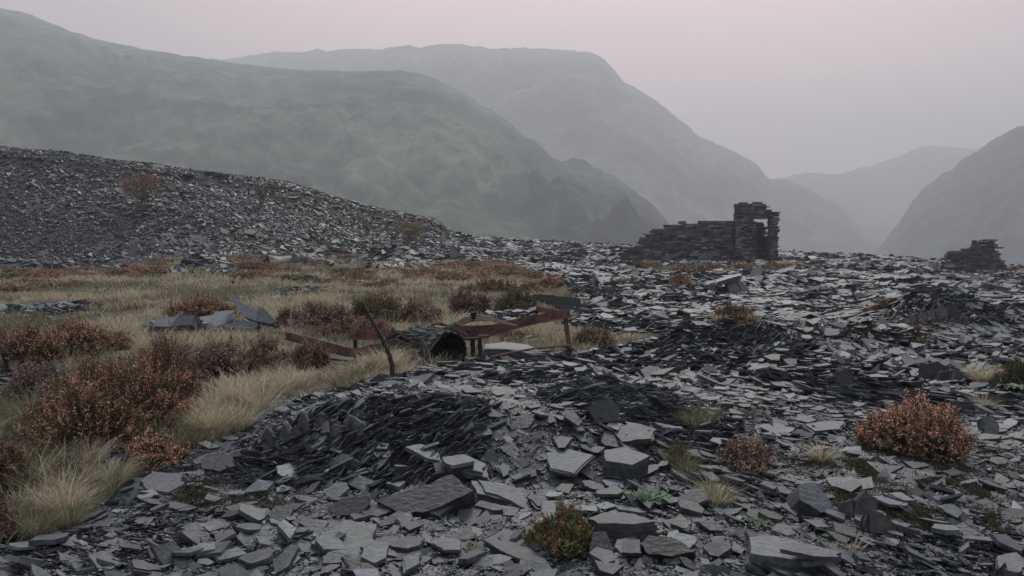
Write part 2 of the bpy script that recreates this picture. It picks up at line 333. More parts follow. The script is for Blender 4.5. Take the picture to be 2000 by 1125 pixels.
hill([(-900, -70, 900), (-400, -50, 930), (-150, -15, 930), (0, 15, 900), (60, 28, 880), (130, 58, 870), (200, 80, 860), (300, 100, 850), (400, 113, 840), (480, 127, 830), (560, 134, 820), (640, 139, 800), (720, 139, 780),
      (780, 137, 760), (830, 145, 750), (880, 168, 740), (930, 198, 735), (970, 222, 730), (1010, 252, 730), (1050, 282, 720), (1085, 310, 710), (1105, 317, 700), (1118, 309, 695), (1132, 306, 690), (1150, 318, 685), (1180, 331, 675), (1205, 350, 660), (1230, 370, 650), (1262, 393, 640), (1290, 416, 630), (1306, 434, 620), (1322, 455, 610), (1345, 510, 600)],
     0, 230, g1, 26, .014, .65, 11, crag=3)
hill([(300, 170, 1830), (420, 118, 1830), (520, 104, 1830), (600, 99, 1805), (700, 96, 1769), (780, 92, 1732), (860, 88, 1708), (920, 90, 1683), (980, 95, 1659), (1040, 93, 1634), (1100, 97, 1610), (1140, 99, 1586), (1165, 108, 1573), (1185, 122, 1561), (1200, 140, 1549), (1222, 160, 1537),
      (1262, 188, 1525), (1300, 208, 1512), (1322, 228, 1500), (1350, 252, 1488), (1370, 270, 1488), (1400, 279, 1476), (1435, 297, 1464), (1460, 312, 1451), (1480, 324, 1451), (1500, 346, 1451), (1530, 352, 1439), (1565, 362, 1439), (1600, 382, 1439), (1640, 402, 1439), (1680, 438, 1439), (1720, 470, 1439), (1760, 520, 1439)],
     0, 760, g2, 30, .011, .7, 23, crag=4)
hill([(1380, 420), (1460, 372), (1520, 350), (1560, 339), (1600, 341), (1650, 336), (1700, 324), (1740, 314), (1775, 296), (1800, 287), (1830, 283), (1862, 290), (1900, 291), (1950, 280), (2100, 250), (2400, 200)],
     2300, 1500, g2, 40, .005, .6, 37, crag=4, nu=240)
g4 = hill_mat('blue_hill', (.028, .036, .042), (.075, .085, .09), (.03, .036, .044), .012, .34)
hill([(1660, 540, 1062), (1720, 478, 1062), (1760, 428, 1045), (1790, 385, 1028), (1815, 358, 1020), (1850, 334, 1003), (1880, 310, 986), (1910, 290, 969), (1950, 268, 952), (2000, 240, 918), (2080, 200, 892), (2300, 110, 833), (2800, 60, 765)],
     0, 520, g4, 30, .012, .6, 51, crag=5)

# ------------------------------------------------------------------ haze
HV = [(-2600, -200), (3000, 2750)]
def box(x0, x1, y0, y1, z0, z1):
    V = [(x, y, z) for z in (z0, z1) for y in (y0, y1) for x in (x0, x1)]
    return np.array(V, float), [np.array([(0, 2, 3, 1), (4, 5, 7, 6), (0, 1, 5, 4), (2, 6, 7, 3), (0, 4, 6, 2), (1, 3, 7, 5)])]
hm = bpy.data.materials.new('haze'); hm.use_nodes = True; t = hm.node_tree; t.nodes.clear()
ho = t.nodes.new('ShaderNodeOutputMaterial'); pv = t.nodes.new('ShaderNodeVolumePrincipled')
pv.inputs['Color'].default_value = (.66, .685, .73, 1); pv.inputs['Density'].default_value = .00096; pv.inputs['Anisotropy'].default_value = 0.2
t.links.new(pv.outputs[0], ho.inputs['Volume'])
V, F = box(-3300, 3300, -3300, 3300, -66, 495)
tag(build('haze', V, F, hm), kind='stuff')

# ------------------------------------------------------------------ loose slates
def prisms(Pc, size, nrm, yaw, thick, asp, K=6, jit=.35, seed=0):
    r = np.random.RandomState(seed); n = len(Pc)
    t1 = np.stack([np.cos(yaw), np.sin(yaw), np.zeros(n)], -1); t1 = unit(t1-nrm*(t1*nrm).sum(-1, keepdims=True)); t2 = np.cross(nrm, t1)
    a = (np.arange(K)[None, :]+r.uniform(-jit, jit, (n, K)))*2*np.pi/K
    rad = size[:, None]*r.uniform(.62, 1.12, (n, K))
    px_ = np.cos(a)*rad; py_ = np.sin(a)*rad*asp[:, None]
    top = Pc[:, None, :]+t1[:, None, :]*px_[..., None]+t2[:, None, :]*py_[..., None]+nrm[:, None, :]*(thick/2)[:, None, None]
    s = r.uniform(.82, 1.06, (n, K))[..., None]
    bot = Pc[:, None, :]+(t1[:, None, :]*px_[..., None]+t2[:, None, :]*py_[..., None])*s-nrm[:, None, :]*(thick/2)[:, None, None]
    V = np.concatenate([top, bot], 1).reshape(-1, 3)
    b = (np.arange(n)*2*K)[:, None]; k = np.arange(K)
    Ft = b+k; Fb = b+K+k[::-1]
    k2 = (k+1) % K
    Fs = (b[:, :, None]+np.stack([k, K+k, K+k2, k2], -1)[None]).reshape(-1, 4)
    return V, Ft, Fb, Fs
def slate_col(n, seed=0, lo=.061, sig=.42):
    r = np.random.RandomState(seed)
    v = lo*np.exp(r.normal(0, sig, n)); v = np.clip(v, .018, .17); h = r.uniform(0, 1, n)[:, None]
    tint = np.where(h < .55, np.array([[.97, 1.0, 1.06]]), np.where(h < .85, np.array([[1.06, .97, 1.09]]), np.array([[.95, 1.03, .98]])))
    return v[:, None]*tint*np.array([[.90, 1.0, 1.10]])
def face_zone(x, y):            # banks where the layers stand on edge, dark, dipping into the bank
    fl = 5.0+.10*np.abs(x-.1); w_ = .8*vnoise(x*1.1, y*1.1, s=77)
    z1 = (y > fl-.1) & (y < fl+.85+.45*w_) & (x > -1.9) & (x < -.35+.3*w_)
    z1 |= ((x-.3)/.95)**2+((y-8.1)/.6)**2+.4*w_ < 1
    z1 |= ((x-.75)/.6)**2+((y-6.7)/.5)**2+.4*w_ < 1
    f2 = 11.0+.22*(x-2.2); z1 |= (y > f2-.2) & (y < f2+.75+.4*w_) & (x > 2.2) & (x < 5.2)
    z1 |= ((x-7.7)/1.2)**2+((y-14.2)/.7)**2+.3*w_ < 1
    rr = np.random.RandomState(55).uniform(0, 1, np.shape(x))
    return z1 & (rr < .56)
RINGS = [(2.3, 8.5, .0225, .66, 2.5, .74), (2.3, 8.5, .011, .40, .36, .74), (8.5, 14, .016, .35, .2, .72), (8.5, 16, .037, .62, 2.5, .72), (16, 30, .06, .60, 2.3, .70), (30, 74, .125, .55, 2.0, .70)]
pool = []
for ri, (r0, r1, s0, sg, cov, half) in enumerate(RINGS):
    r = np.random.RandomState(100+ri)
    area = half*(r1*r1-r0*r0); ms = s0*s0*math.exp(2*sg*sg)*.62*2.2*.62
    n = int(area*cov/ms)
    rr = np.sqrt(r.uniform(r0*r0, r1*r1, n)); aa = r.uniform(-half, half, n); x = rr*np.sin(aa); y = rr*np.cos(aa)
    s = np.clip(s0*np.exp(r.normal(0, sg, n)), s0*.3, s0*4.5)
    g = grass(x, y); u = bear(x, y); t = (y-np.interp(u, CU_, BD_))
    keep = (~g) | (r.uniform(0, 1, n) < .006)
    keep &= ~((t > -1.0) & (u < 890)); keep &= t < 16
    x, y, s = x[keep], y[keep], s[keep]; pool.append((x, y, s, np.full(len(x), ri)))
x, y, s, rg = [np.concatenate(a) for a in zip(*pool)]
n = len(x); r = np.random.RandomState(5)
nr = Hn(x, y, .12, .5)
fz = face_zone(x, y)
rough_zone = sst((fbm(x*.55, y*.55, o=3, s=61)+.08)/.25)
sig = np.where(fz, .20, .09+.26*rough_zone*r.uniform(0, 1, n)**.7+.4*(r.uniform(0, 1, n) < .08))
nr = nr+np.stack([r.normal(0, 1, n), r.normal(0, 1, n), np.zeros(n)], -1)*sig[:, None]
# gentle imbrication: neighbours lean the same way
lean = np.stack([fbm(x*.8, y*.8, o=2, s=70), fbm(x*.8, y*.8, o=2, s=71), np.zeros(n)], -1)*.5
nr = nr+lean
nr[fz] = np.stack([-.40+.75*vnoise(x*1.9, y*1.9, s=83)+r.normal(0, .24, n), .48+.6*vnoise(x*1.7, y*1.7, s=84)+r.normal(0, .32, n), .75+r.normal(0, .1, n)], -1)[fz]
nr = unit(nr)
asp = np.where(s < .02, r.uniform(.25, .8, n), r.uniform(.38, .95, n)); th = np.clip(s*r.uniform(.06, .20, n), .003, .2)
yaw = r.uniform(0, 2*np.pi, n)+0
yaw[fz] = (r.normal(.1, .6, n)+1.2*vnoise(x*1.4, y*1.4, s=85))[fz]
s[fz] = np.clip(s[fz]*1.5, .02, .14); asp[fz] *= .85
z = H(x, y)+th*.5+r.uniform(0, 1, n)**1.6*np.clip(s*.55, .008, .10)-.008+(s < .02)*r.uniform(0, .035, n)
z[fz] = (H(x, y)+r.uniform(-.03, .07, n))[fz]
cols = slate_col(n, 3); cols[fz] *= 1.3
Pc = np.stack([x, y, z], -1)
# the ones that show largest become things of their own
dist = np.hypot(x, y); app = s*np.sqrt(asp)/dist*np.where(fz, .5, 1)
uu, vv = px(x, y, z)
inview = (uu > 5) & (uu < 1995) & (vv < 1120) & (vv > 480)
app = np.where(inview, app, 0)
NBIG = 215
order = np.argsort(-app); big = order[:NBIG]; rest = np.setdiff1d(np.arange(n), big)
kk = np.random.RandomState(6).choice([4, 5, 6], len(rest), p=[.34, .36, .30])
VV = []; FF = []; CC = []; nv = 0
for K in (4, 5, 6):
    q = rest[kk == K]; V, Ft, Fb, Fs = prisms(Pc[q], s[q], nr[q], yaw[q], th[q], asp[q], K, jit=.42 if K > 4 else .3, seed=8+K)
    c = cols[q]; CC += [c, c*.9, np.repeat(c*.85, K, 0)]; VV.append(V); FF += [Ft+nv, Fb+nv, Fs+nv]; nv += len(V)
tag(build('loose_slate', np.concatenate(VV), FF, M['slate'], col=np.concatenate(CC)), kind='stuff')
print('loose slates', n)

# laminated slab: outline (k,3) lying in a plane, normal nrm
def slab(name, out, nrm, thick, label, cat='slate', group=None, tone=.07, layers=None, seed=0, tint=(.97, 1, 1.06), material=None, rag=.035):
    r = np.random.RandomState(seed+999); out = np.asarray(out, float); nrm = unit(np.asarray(nrm, float)); c = out.mean(0)
    size = np.linalg.norm(out-c, axis=1).mean()
    L = layers or int(np.clip(round(thick/.014), 2, 9))
    # refine the outline with small breaks
    def refine(o, amp):
        res = []
        k = len(o)
        for i in range(k):
            a, b = o[i], o[(i+1) % k]; res.append(a)
            ln = np.linalg.norm(b-a); m_ = int(np.clip(ln/(size*.35), 1, 5)); d = unit((b-a)[None])[0]; q = np.cross(d, nrm)
            for j in range(1, m_+1):
                res.append(a+(b-a)*(j/(m_+1)+r.uniform(-.06, .06))+q*r.uniform(-amp, amp)*size)
        return np.array(res)
    base = refine(out, rag); K = len(base)
    parts = []; cl = []
    cuts = np.sort(np.concatenate([[0, 1], np.cumsum(r.uniform(.5, 1.5, L))[:-1]/1.0]))
    w_ = r.uniform(.4, 1.6, L); w_ /= w_.sum(); z0 = 0
    for l in range(L):
        t = w_[l]*thick
        sc = 1+r.uniform(-.05, .035)+(-.0 if l else 0); off = (r.uniform(-1, 1, 3)*.02*size); off -= nrm*(off@nrm)
        jit = (1+r.normal(0, .016, (K, 1)))
        o = c+(base-c)*sc*jit+off*(l > 0)
        if l == 0 and L > 2 and r.uniform() < .6:          # top leaf partly broken away
            k0 = r.randint(K); idx = [(k0+i) % K for i in range(int(K*.3))]; o[idx] = c+(o[idx]-c)*r.uniform(.72, .9)
        top = o-nrm*z0; bot = c+(o-c)*r.uniform(.985, 1.01)-nrm*(z0+t*.96); z0 += t
        if l == 0: top = c+(top-c)*.985
        Vv = np.concatenate([top, bot]); k = np.arange(K); k2 = (k+1) % K
        parts.append((Vv, [np.array([k]), np.array([K+k[::-1]]), np.stack([k, K+k, K+k2, k2], -1)]))
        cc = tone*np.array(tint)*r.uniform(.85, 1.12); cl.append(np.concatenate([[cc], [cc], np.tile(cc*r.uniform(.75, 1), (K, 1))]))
    V, F = cat_mesh(parts)
    origin = c-nrm*thick
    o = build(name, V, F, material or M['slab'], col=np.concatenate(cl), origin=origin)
    return tag(o, label, cat, group)
def zone_of(u, v):
    s_ = ('left', 'middle', 'right')[0 if u < 700 else (1 if u < 1300 else 2)]
    if v > 940: return s_+' foreground', {'left': 'at the bottom left of the scree', 'middle': 'in the bottom middle of the scree', 'right': 'at the bottom right of the scree'}[s_]
    if v > 760: return s_+' near ground', {'left': 'on the mound left of the middle', 'middle': 'on the slope of the dark mound', 'right': 'on the open scree near the orange bush'}[s_]
    return s_+' middle ground', {'left': 'at the edge of the pale grass', 'middle': 'beyond the mound crest near the rusty frame', 'right': 'on the far scree before the ruins'}[s_]
for q, i in enumerate(big):
    rr_ = np.random.RandomState(2000+q); K = rr_.randint(4, 7)
    t1 = np.array([math.cos(yaw[i]), math.sin(yaw[i]), 0]); nn = nr[i]; t1 = unit((t1-nn*(t1@nn))[None])[0]; t2 = np.cross(nn, t1)
    a = (np.arange(K)+rr_.uniform(-.3, .3, K))*2*np.pi/K; rd = s[i]*rr_.uniform(.78, 1.08, K)
    out = Pc[i]+t1*(np.cos(a)*rd)[:, None]+t2*(np.sin(a)*rd*asp[i])[:, None]+nn*(th[i]*.7+.012)
    z_, txt = zone_of(uu[i], vv[i])
    shade = 'pale grey' if cols[i].mean() > .068 else ('dark grey' if cols[i].mean() < .045 else 'mid grey')
    form = 'long narrow' if asp[i] < .6 else 'broad flat'
    slab('slate_slab', out, nn, th[i]*1.1+.008, f'{form} {shade} slate piece lying {txt}', 'slate', f'{form} {shade} slates, {z_}', tone=cols[i].mean(), tint=cols[i]/cols[i].mean(), seed=q, layers=rr_.randint(1, 4))

# slates of the spoil heap (its slope is part of the ground sheet)
def heap_slates():
    r = np.random.RandomState(77); n = 105000
    u = r.uniform(-260, 895, n); bd = np.interp(u, CU_, BD_); cdv = np.interp(u, CU_, CD_)
    y = bd-1.2+(cdv+3.5-bd+1.2)*r.uniform(0, 1, n); x = (u-CU)/FPX*y
    tt = (y-bd)/(cdv-bd)
    s_ = np.clip(.094*np.exp(r.normal(0, .5, n)), .05, .75)*(1.15-.25*np.clip(tt, 0, 1))
    fine = (x < -27) & (tt < .35+.3*vnoise(x*.2, y*.2, s=3)); s_ = np.where(fine, s_*.6, s_)
    nr_ = Hn(x, y, .5)+np.stack([r.normal(0, .3, n), r.normal(0, .3, n), np.zeros(n)], -1)
    dark = fbm(x*.16, y*.45, o=4, s=91)+.25*sst((tt-.45)/.4)-.1
    keep = (dark < .17) | (r.uniform(0, 1, n) < .35)
    x, y, s_, nr_, dk = x[keep], y[keep], s_[keep], unit(nr_)[keep], dark[keep]; n = len(x)
    th_ = s_*r.uniform(.12, .35, n); z = H(x, y)+r.uniform(0, .15, n)
    V, Ft, Fb, Fs = prisms(np.stack([x, y, z], -1), s_, nr_, r.uniform(0, 6.3, n), th_, r.uniform(.4, .95, n), 5, seed=9)
    c = slate_col(n, 4, .031, .45)*np.where(dk > .06, .42, 1)[:, None]; c = c*np.array([1.04, .97, 1.08])
    tag(build('spoil_heap_slate', V, [Ft, Fb, Fs], M['heap'], col=np.concatenate([c, c*.85, np.repeat(c*.8, 5, 0)])), kind='stuff')
heap_slates()

# ------------------------------------------------------------------ single slabs, blocks and standing shards
def scol(k): return {'p': (1.0, .96, 1.14), 'g': (.90, 1.04, 1.02), 'b': (.88, 1.0, 1.15)}[k]
def plane_pts(pts, anchor, nrm, lift):
    nrm = unit(np.array(nrm, float)); p0 = anchor+np.array([0, 0, lift])
    out = []
    for (u, v) in pts:
        d = ray(u, v); t = ((p0-EYE)@nrm)/(d@nrm); out.append(EYE+d*t)
    return np.array(out)
def flat(pts, thick, label, tone=.075, tint='b', nrm=None, lift=None, name='slate_slab', cat='slab', group=None, layers=None, seed=0, rag=.03, anc=None):
    pts = list(pts); cu = sum(p[0] for p in pts)/len(pts); cv = sum(p[1] for p in pts)/len(pts)
    a = hit(*(anc or (cu, cv))); 
    if nrm is None: nrm = (0.03, -.06, 1)
    out = plane_pts(pts, a, nrm, thick*.8+.025 if lift is None else lift)
    return slab(name, out, nrm, thick, label, cat, group, tone=tone, tint=scol(tint), layers=layers, seed=seed+int(cu), rag=rag)
def upright(pts, thick, label, nrm=(.1, -1, .25), tone=.05, tint='p', base=None, name='slate_shard', cat='slate', group=None, layers=None, seed=0, sink=.03, rag=.03):
    bu, bv = base or max(pts, key=lambda p: p[1]); a = hit(bu, bv+0)
    nrm = (nrm[0], nrm[1], min(nrm[2], .22) if bv > 600 and name != 'slate_block' else nrm[2]); a = a-np.array([0, .05 if bv > 600 else .15, 0]); out = plane_pts(pts, a, nrm, 0); out[:, 2] -= sink
    return slab(name, out, nrm, thick, label, cat, group, tone=tone, tint=scol(tint), layers=layers, seed=seed+int(bu), rag=rag)
def block(top, h, label, nrm=(0, 0, 1), tone=.07, tint='b', lift=None, seed=0, taper=1.05, name='slate_block', sq=.05, layers=2, anc=None):
    """a thick block seen from above: top face outline in the picture, height h"""
    cu = sum(p[0] for p in top)/len(top); cv = sum(p[1] for p in top)/len(top)
    a = hit(*(anc or (cu, max(p[1] for p in top))))
    out = plane_pts(top, a, nrm, h*.85 if lift is None else lift)
    return slab(name, out, nrm, h, label, 'rock', None, tone=tone, tint=scol(tint), layers=layers, seed=seed+int(cu), rag=sq)
# bottom of the picture
flat([(606, 1060), (672, 1016), (735, 1024), (726, 1050), (738, 1078), (690, 1087), (640, 1075)], .03, 'large smooth greenish slab with five sides lying flat at the bottom, left of the middle', .10, 'g', seed=1)
block([(738, 978), (822, 950), (884, 926), (922, 958), (860, 990), (790, 1006)], .16, 'long dark block of slate leaning in front of the mound, light edge along its top', nrm=(-.1, -.62, .8), tone=.05, tint='p', lift=.15, layers=2)
block([(640, 992), (668, 972), (718, 968), (722, 985), (700, 1006), (655, 1008)], .13, 'squat dark block of slate at the left end of the long dark block', nrm=(-.25, -.5, .8), tone=.03, tint='p', lift=.10)
flat([(718, 1002), (722, 984), (780, 976), (818, 980), (800, 994), (756, 1002)], .025, 'pale leaf-shaped slate lying against the foot of the long dark block', .10, 'b', nrm=(.1, -.3, 1), lift=.06)
flat([(922, 936), (978, 942), (1062, 968), (1032, 996), (985, 972), (935, 960)], .05, 'pale oblong slab sloping down to the right beside the long dark block', .09, 'b', nrm=(.22, -.25, 1), lift=.12)
flat([(1058, 978), (1100, 975), (1160, 998), (1145, 1014), (1085, 1012), (1056, 1000)], .04, 'pale oblong slab just above the red and green fern', .085, 'b', nrm=(.1, -.15, 1))
flat([(944, 1054), (985, 1034), (1020, 1040), (1070, 1060), (1085, 1088), (1030, 1096), (985, 1078)], .035, 'broad dark slab with a pointed left end under the red and green fern', .055, 'b', nrm=(.12, -.1, 1))
flat([(1066, 884), (1085, 870), (1160, 888), (1122, 926), (1075, 915)], .03, 'kite shaped pale slab lying flat left of the square block', .08, 'b', nrm=(0, -.2, 1))
block([(1178, 878), (1222, 872), (1272, 890), (1236, 908), (1182, 900)], .15, 'square thick block of slate with a pale top in the middle of the slope', tone=.085, nrm=(.05, -.22, 1), lift=.15)
block([(1146, 1012), (1180, 1000), (1240, 1003), (1284, 1018), (1240, 1024), (1165, 1022)], .11, 'long layered slab with a rough split front edge below the leafy green plant', tone=.06, tint='p', lift=.11, layers=7, sq=.04)
block([(1466, 1050), (1500, 1045), (1560, 1060), (1640, 1078), (1610, 1090), (1545, 1092), (1468, 1080)], .12, 'biggest block of slate, a long beam with a pale top at the bottom right', tone=.095, tint='b', nrm=(.05, -.12, 1), lift=.12)
flat([(1525, 1072), (1565, 1058), (1620, 1072), (1640, 1088), (1590, 1086)], .02, 'thin brown-grey slate lying on top of the biggest beam-like block', .07, 'p', nrm=(.05, -.12, 1), lift=.165, anc=(1560, 1095))
block([(1560, 945), (1592, 942), (1618, 970), (1632, 1000), (1604, 1002), (1560, 975)], .14, 'tall tilted block with a pale sloping face right of the leafy tussock', tone=.085, nrm=(.25, -.62, .75), lift=.14)
upright([(1692, 1020), (1700, 985), (1722, 990), (1756, 1018), (1732, 1044), (1700, 1046)], .06, 'dark purple slate with a blunt square face, right end of the upright cluster', nrm=(.15, -.8, .5), tone=.045, tint='p')
upright([(1666, 1000), (1672, 968), (1690, 948), (1712, 968), (1716, 1000), (1692, 1012)], .05, 'purple slate pointing upward in the middle of the cluster right of the tall tilted block', nrm=(-.1, -.9, .35), tone=.055, tint='p')
upright([(1632, 1004), (1640, 972), (1664, 966), (1668, 1000), (1650, 1010)], .05, 'small dark slate at the left end of the upright purple cluster', nrm=(-.3, -.85, .35), tone=.04, tint='p')
block([(1250, 1062), (1268, 1044), (1300, 1048), (1330, 1058), (1358, 1078), (1310, 1086), (1266, 1082)], .14, 'black jagged block at the bottom edge right of the fern', tone=.022, tint='g', lift=.13, nrm=(-.1, -.5, .8), sq=.06)
flat([(1205, 1052), (1240, 1046), (1262, 1075), (1215, 1082), (1200, 1068)], .03, 'pale slate right of the fern, next to the black jagged block', .085)
flat([(1690, 900), (1740, 908), (1800, 918), (1836, 930), (1790, 936), (1715, 922)], .04, 'long pale slab in the dark moss below the orange bush', .085, 'p')
flat([(1612, 932), (1660, 930), (1702, 945), (1672, 958), (1622, 948)], .03, 'pale slate right above the upright purple cluster', .09, 'b')
flat([(1860, 1030), (1880, 1018), (1912, 1040), (1900, 1062), (1866, 1056)], .035, 'rough six sided slate tilted in the moss near the right edge', .085, 'p', nrm=(-.1, -.4, .9))
flat([(1946, 1085), (1985, 1078), (2020, 1100), (1990, 1120), (1950, 1110)], .04, 'pale slate cut by the bottom right corner of the frame', .09, 'p')
block([(1920, 815), (1940, 812), (1952, 832), (1950, 852), (1925, 850)], .09, 'upright grey slate block right of the orange bush', nrm=(.1, -.85, .5), lift=.07, tone=.065)
flat([(1902, 790), (1925, 780), (1965, 798), (1990, 816), (1950, 812)], .035, 'long slab sloping to the right above the upright grey block', .085, 'b', nrm=(.2, -.2, 1))
flat([(272, 938), (300, 920), (350, 925), (362, 944), (330, 962), (285, 955)], .04, 'broad slab with a worn round edge at the grass margin on the left', .07, 'p')
block([(392, 898), (410, 885), (452, 888), (458, 910), (430, 920), (395, 915)], .12, 'purple grey block at the left foot of the mound', tone=.05, tint='p', nrm=(-.15, -.45, .85), lift=.12)
upright([(352, 940), (356, 918), (372, 930), (378, 948)], .03, 'small pointed slate next to the broad worn slab on the left', tone=.06)
flat([(440, 950), (520, 935), (600, 928), (640, 922), (600, 948), (525, 968), (480, 968)], .08, 'long dark slab lying edge on along the foot of the dark mound', .05, 'b', nrm=(-.2, -.75, .6), lift=.06)
flat([(790, 872), (822, 866), (858, 880), (862, 900), (835, 896)], .03, 'pale slab with a notch on the mound crest', .09, 'b', nrm=(.2, -.2, 1), lift=.06)
flat([(862, 892), (905, 886), (950, 905), (955, 928), (915, 920), (868, 904)], .05, 'pale slab sloping right, below the notched slab on the mound', .085, 'b', nrm=(.15, -.2, 1), lift=.08)
block([(845, 905), (872, 898), (888, 915), (880, 930), (850, 925)], .09, 'dark cube-like block on the mound left of two pale slabs', tone=.035, nrm=(-.1, -.5, .8), tint='p', lift=.09)
block([(882, 920), (905, 905), (924, 910), (922, 930), (900, 936)], .09, 'grey wedge block standing at the right shoulder of the long dark block', tone=.05, nrm=(.1, -.6, .7), lift=.1)
SH = [(520, 870, 30, 42), (556, 862, 26, 46), (576, 852, 22, 30), (592, 838, 26, 44), (622, 832, 24, 34), (640, 840, 22, 30), (655, 848, 26, 34), (690, 845, 50, 44), (560, 885, 34, 22), (700, 815, 40, 24), (612, 858, 30, 22), (536, 892, 28, 20)]
SL = ['leftmost dark shard standing at the left end of the mound crest', 'tall triangular shard with a sharp point on the mound crest', 'short shard behind the sharp triangular one', 'shard with a slanted top in the middle of the crest row', 'blunt shard right of the slanted one', 'small shard between two blunt ones', 'broad shard leaning right in the crest row', 'widest dark shard, at the right end of the crest row', 'low block in front of the tall triangular shard', 'pale flat shard behind the widest dark one', 'low wedge in front of the blunt shard', 'low dark block at the lower left of the crest row']
for i, (u, v, w_, h_) in enumerate(SH):
    q = np.random.RandomState(i+40); k = q.uniform(-.3, .3)
    upright([(u-w_/2, v), (u-w_*.42, v-h_*q.uniform(.4, .7)), (u+w_*k, v-h_), (u+w_*(k+.22), v-h_*.9), (u+w_*.45, v-h_*q.uniform(.3, .6)), (u+w_/2, v+3)], .05, SL[i], nrm=(q.uniform(-.5, .4), -1, q.uniform(.2, .6)), tone=q.uniform(.035, .07), tint='pbp'[i % 3])
block([(1150, 800), (1162, 782), (1195, 778), (1212, 800), (1208, 822), (1165, 826)], .13, 'dark angular block on the slope above the square block', tone=.03, nrm=(.1, -.8, .5), lift=.12, tint='g')
flat([(1190, 835), (1240, 826), (1282, 838), (1275, 858), (1215, 862)], .05, 'half buried rounded slab above the square block', .055, 'b', nrm=(0, -.3, 1))
flat([(1278, 822), (1330, 832), (1352, 852), (1310, 850)], .04, 'slab tipped to the right behind the wispy grass', .07, 'b', nrm=(.2, -.3, 1))
upright([(1634, 754), (1636, 722), (1650, 714), (1668, 732), (1670, 750)], .12, 'dark upright block alone on the open scree above the orange bush', tone=.035, tint='p', nrm=(-.3, -.9, .2))
upright([(1800, 742), (1804, 706), (1832, 700), (1852, 712), (1848, 744)], .14, 'dark square block, left of a group of three at the right', tone=.028, tint='p', nrm=(-.15, -.9, .2))
upright([(1826, 748), (1836, 722), (1862, 716), (1874, 746)], .08, 'dark pointed block in front of the group of three at the right', tone=.035, tint='p', nrm=(.1, -.9, .3))
upright([(1862, 744), (1868, 716), (1900, 732), (1902, 748)], .08, 'grey sloping block, right end of the group of three', tone=.05, nrm=(.3, -.8, .4), tint='b')
flat([(1510, 745), (1545, 740), (1572, 752), (1548, 760), (1512, 756)], .05, 'pale slab lying flat on the open scree left of the dark upright block', .09, 'b')
flat([(1570, 828), (1610, 822), (1652, 822), (1640, 838), (1590, 842)], .04, 'long pale slab at the left of the big orange bush', .085, 'b')
flat([(1470, 830), (1520, 826), (1545, 836), (1525, 852), (1480, 846)], .035, 'cracked pale slab above the brown heather bush', .085, 'p')
# pile of big slabs on the far scree, and other heaps
def pile(lst, where, group=None):
    for i, (kind, pts, th_, nrm, tone, lab) in enumerate(lst):
        if kind == 'f': flat(pts, th_, lab, tone, 'b', nrm=nrm, lift=lst[i][2]*1.0, seed=i)
        else: upright(pts, th_, lab, nrm=nrm, tone=tone, seed=i, tint='b')
pile([('u', [(1372, 570), (1380, 556), (1396, 550), (1402, 568), (1392, 576)], .25, (-.5, -.9, .4), .06, 'short block at the left foot of the far stack of leaning slabs'),
      ('u', [(1392, 574), (1398, 560), (1425, 556), (1432, 574)], .5, (0, -1, .2), .035, 'dark block in the middle of the far stack under the flat capping slab'),
      ('u', [(1420, 548), (1428, 542), (1444, 556), (1450, 572), (1436, 576), (1424, 566)], .2, (.2, -.8, .5), .075, 'tall slab leaning on the far stack, the left of two'),
      ('u', [(1436, 546), (1444, 543), (1462, 562), (1464, 572), (1452, 572)], .2, (.45, -.8, .5), .085, 'tall slab leaning on the far stack, the right of two')], '')
flat([(1396, 546), (1420, 538), (1448, 533), (1446, 538), (1420, 545), (1400, 551)], .12, 'flat slab capping the far stack of leaning slabs', .08, 'b', lift=.52, anc=(1420, 574), nrm=(-.12, -.1, 1))
upright([(1562, 572), (1564, 568), (1590, 567), (1592, 579), (1564, 579)], .3, 'squared block lying alone on the far scree', tone=.045, nrm=(.1, -1, .1))
upright([(1515, 575), (1517, 567), (1549, 568), (1549, 576)], .3, 'low squared block, second one left of the lone squared block', tone=.03, nrm=(0, -1, .1))
flat([(1700, 543), (1722, 533), (1775, 541), (1772, 546), (1710, 548)], .15, 'long pale slab far out on the scree toward the ruined wall stump', .085, 'b')
flat([(1665, 556), (1700, 546), (1708, 549), (1678, 562)], .12, 'narrow pale slab left of the long far slab', .08)
flat([(1955, 552), (2000, 550), (2015, 560), (1965, 566)], .2, 'pale slab at the right edge of the far scree', .09)
upright([(1922, 572), (1925, 562), (1990, 566), (1990, 578), (1926, 578)], .3, 'long low block at the right edge below the ruined stump', tone=.05, nrm=(0, -1, .5))
flat([(1540, 614), (1570, 606), (1602, 610), (1604, 618), (1566, 622)], .1, 'flat slab on the low rise in the middle of the far scree', .075)
upright([(1530, 612), (1560, 592), (1574, 596), (1556, 612)], .08, 'slab propped on the low rise of the far scree', tone=.07, nrm=(-.3, -.8, .6))
QS = [(1800, 628, 22, 26), (1818, 626, 18, 32), (1838, 624, 30, 36), (1856, 622, 16, 40), (1866, 622, 14, 34), (1780, 632, 20, 18), (1766, 634, 18, 16), (1880, 628, 24, 20)]
QL = ['pale slab leaning in the right heap, left of the middle', 'narrow slab leaning beside the broad one in the right heap', 'broad rounded slab in the middle of the right heap', 'tallest dark pointed slab behind the broad one in the right heap', 'dark narrow slab at the back right of the right heap', 'small pale slab second from the left in the right heap', 'small slab at the left end of the right heap', 'pale slab at the right end of the right heap']
for i, (u, v, w_, h_) in enumerate(QS):
    q = np.random.RandomState(i+60); k = q.uniform(-.1, .3)
    upright([(u-w_/2, v), (u-w_*.4, v-h_*.5), (u+w_*k, v-h_), (u+w_*.45, v-h_*.6), (u+w_/2, v+2)], .06, QL[i], nrm=(-.45, -.9, .55), tone=.08 if i not in (3, 4) else .03, tint='b')
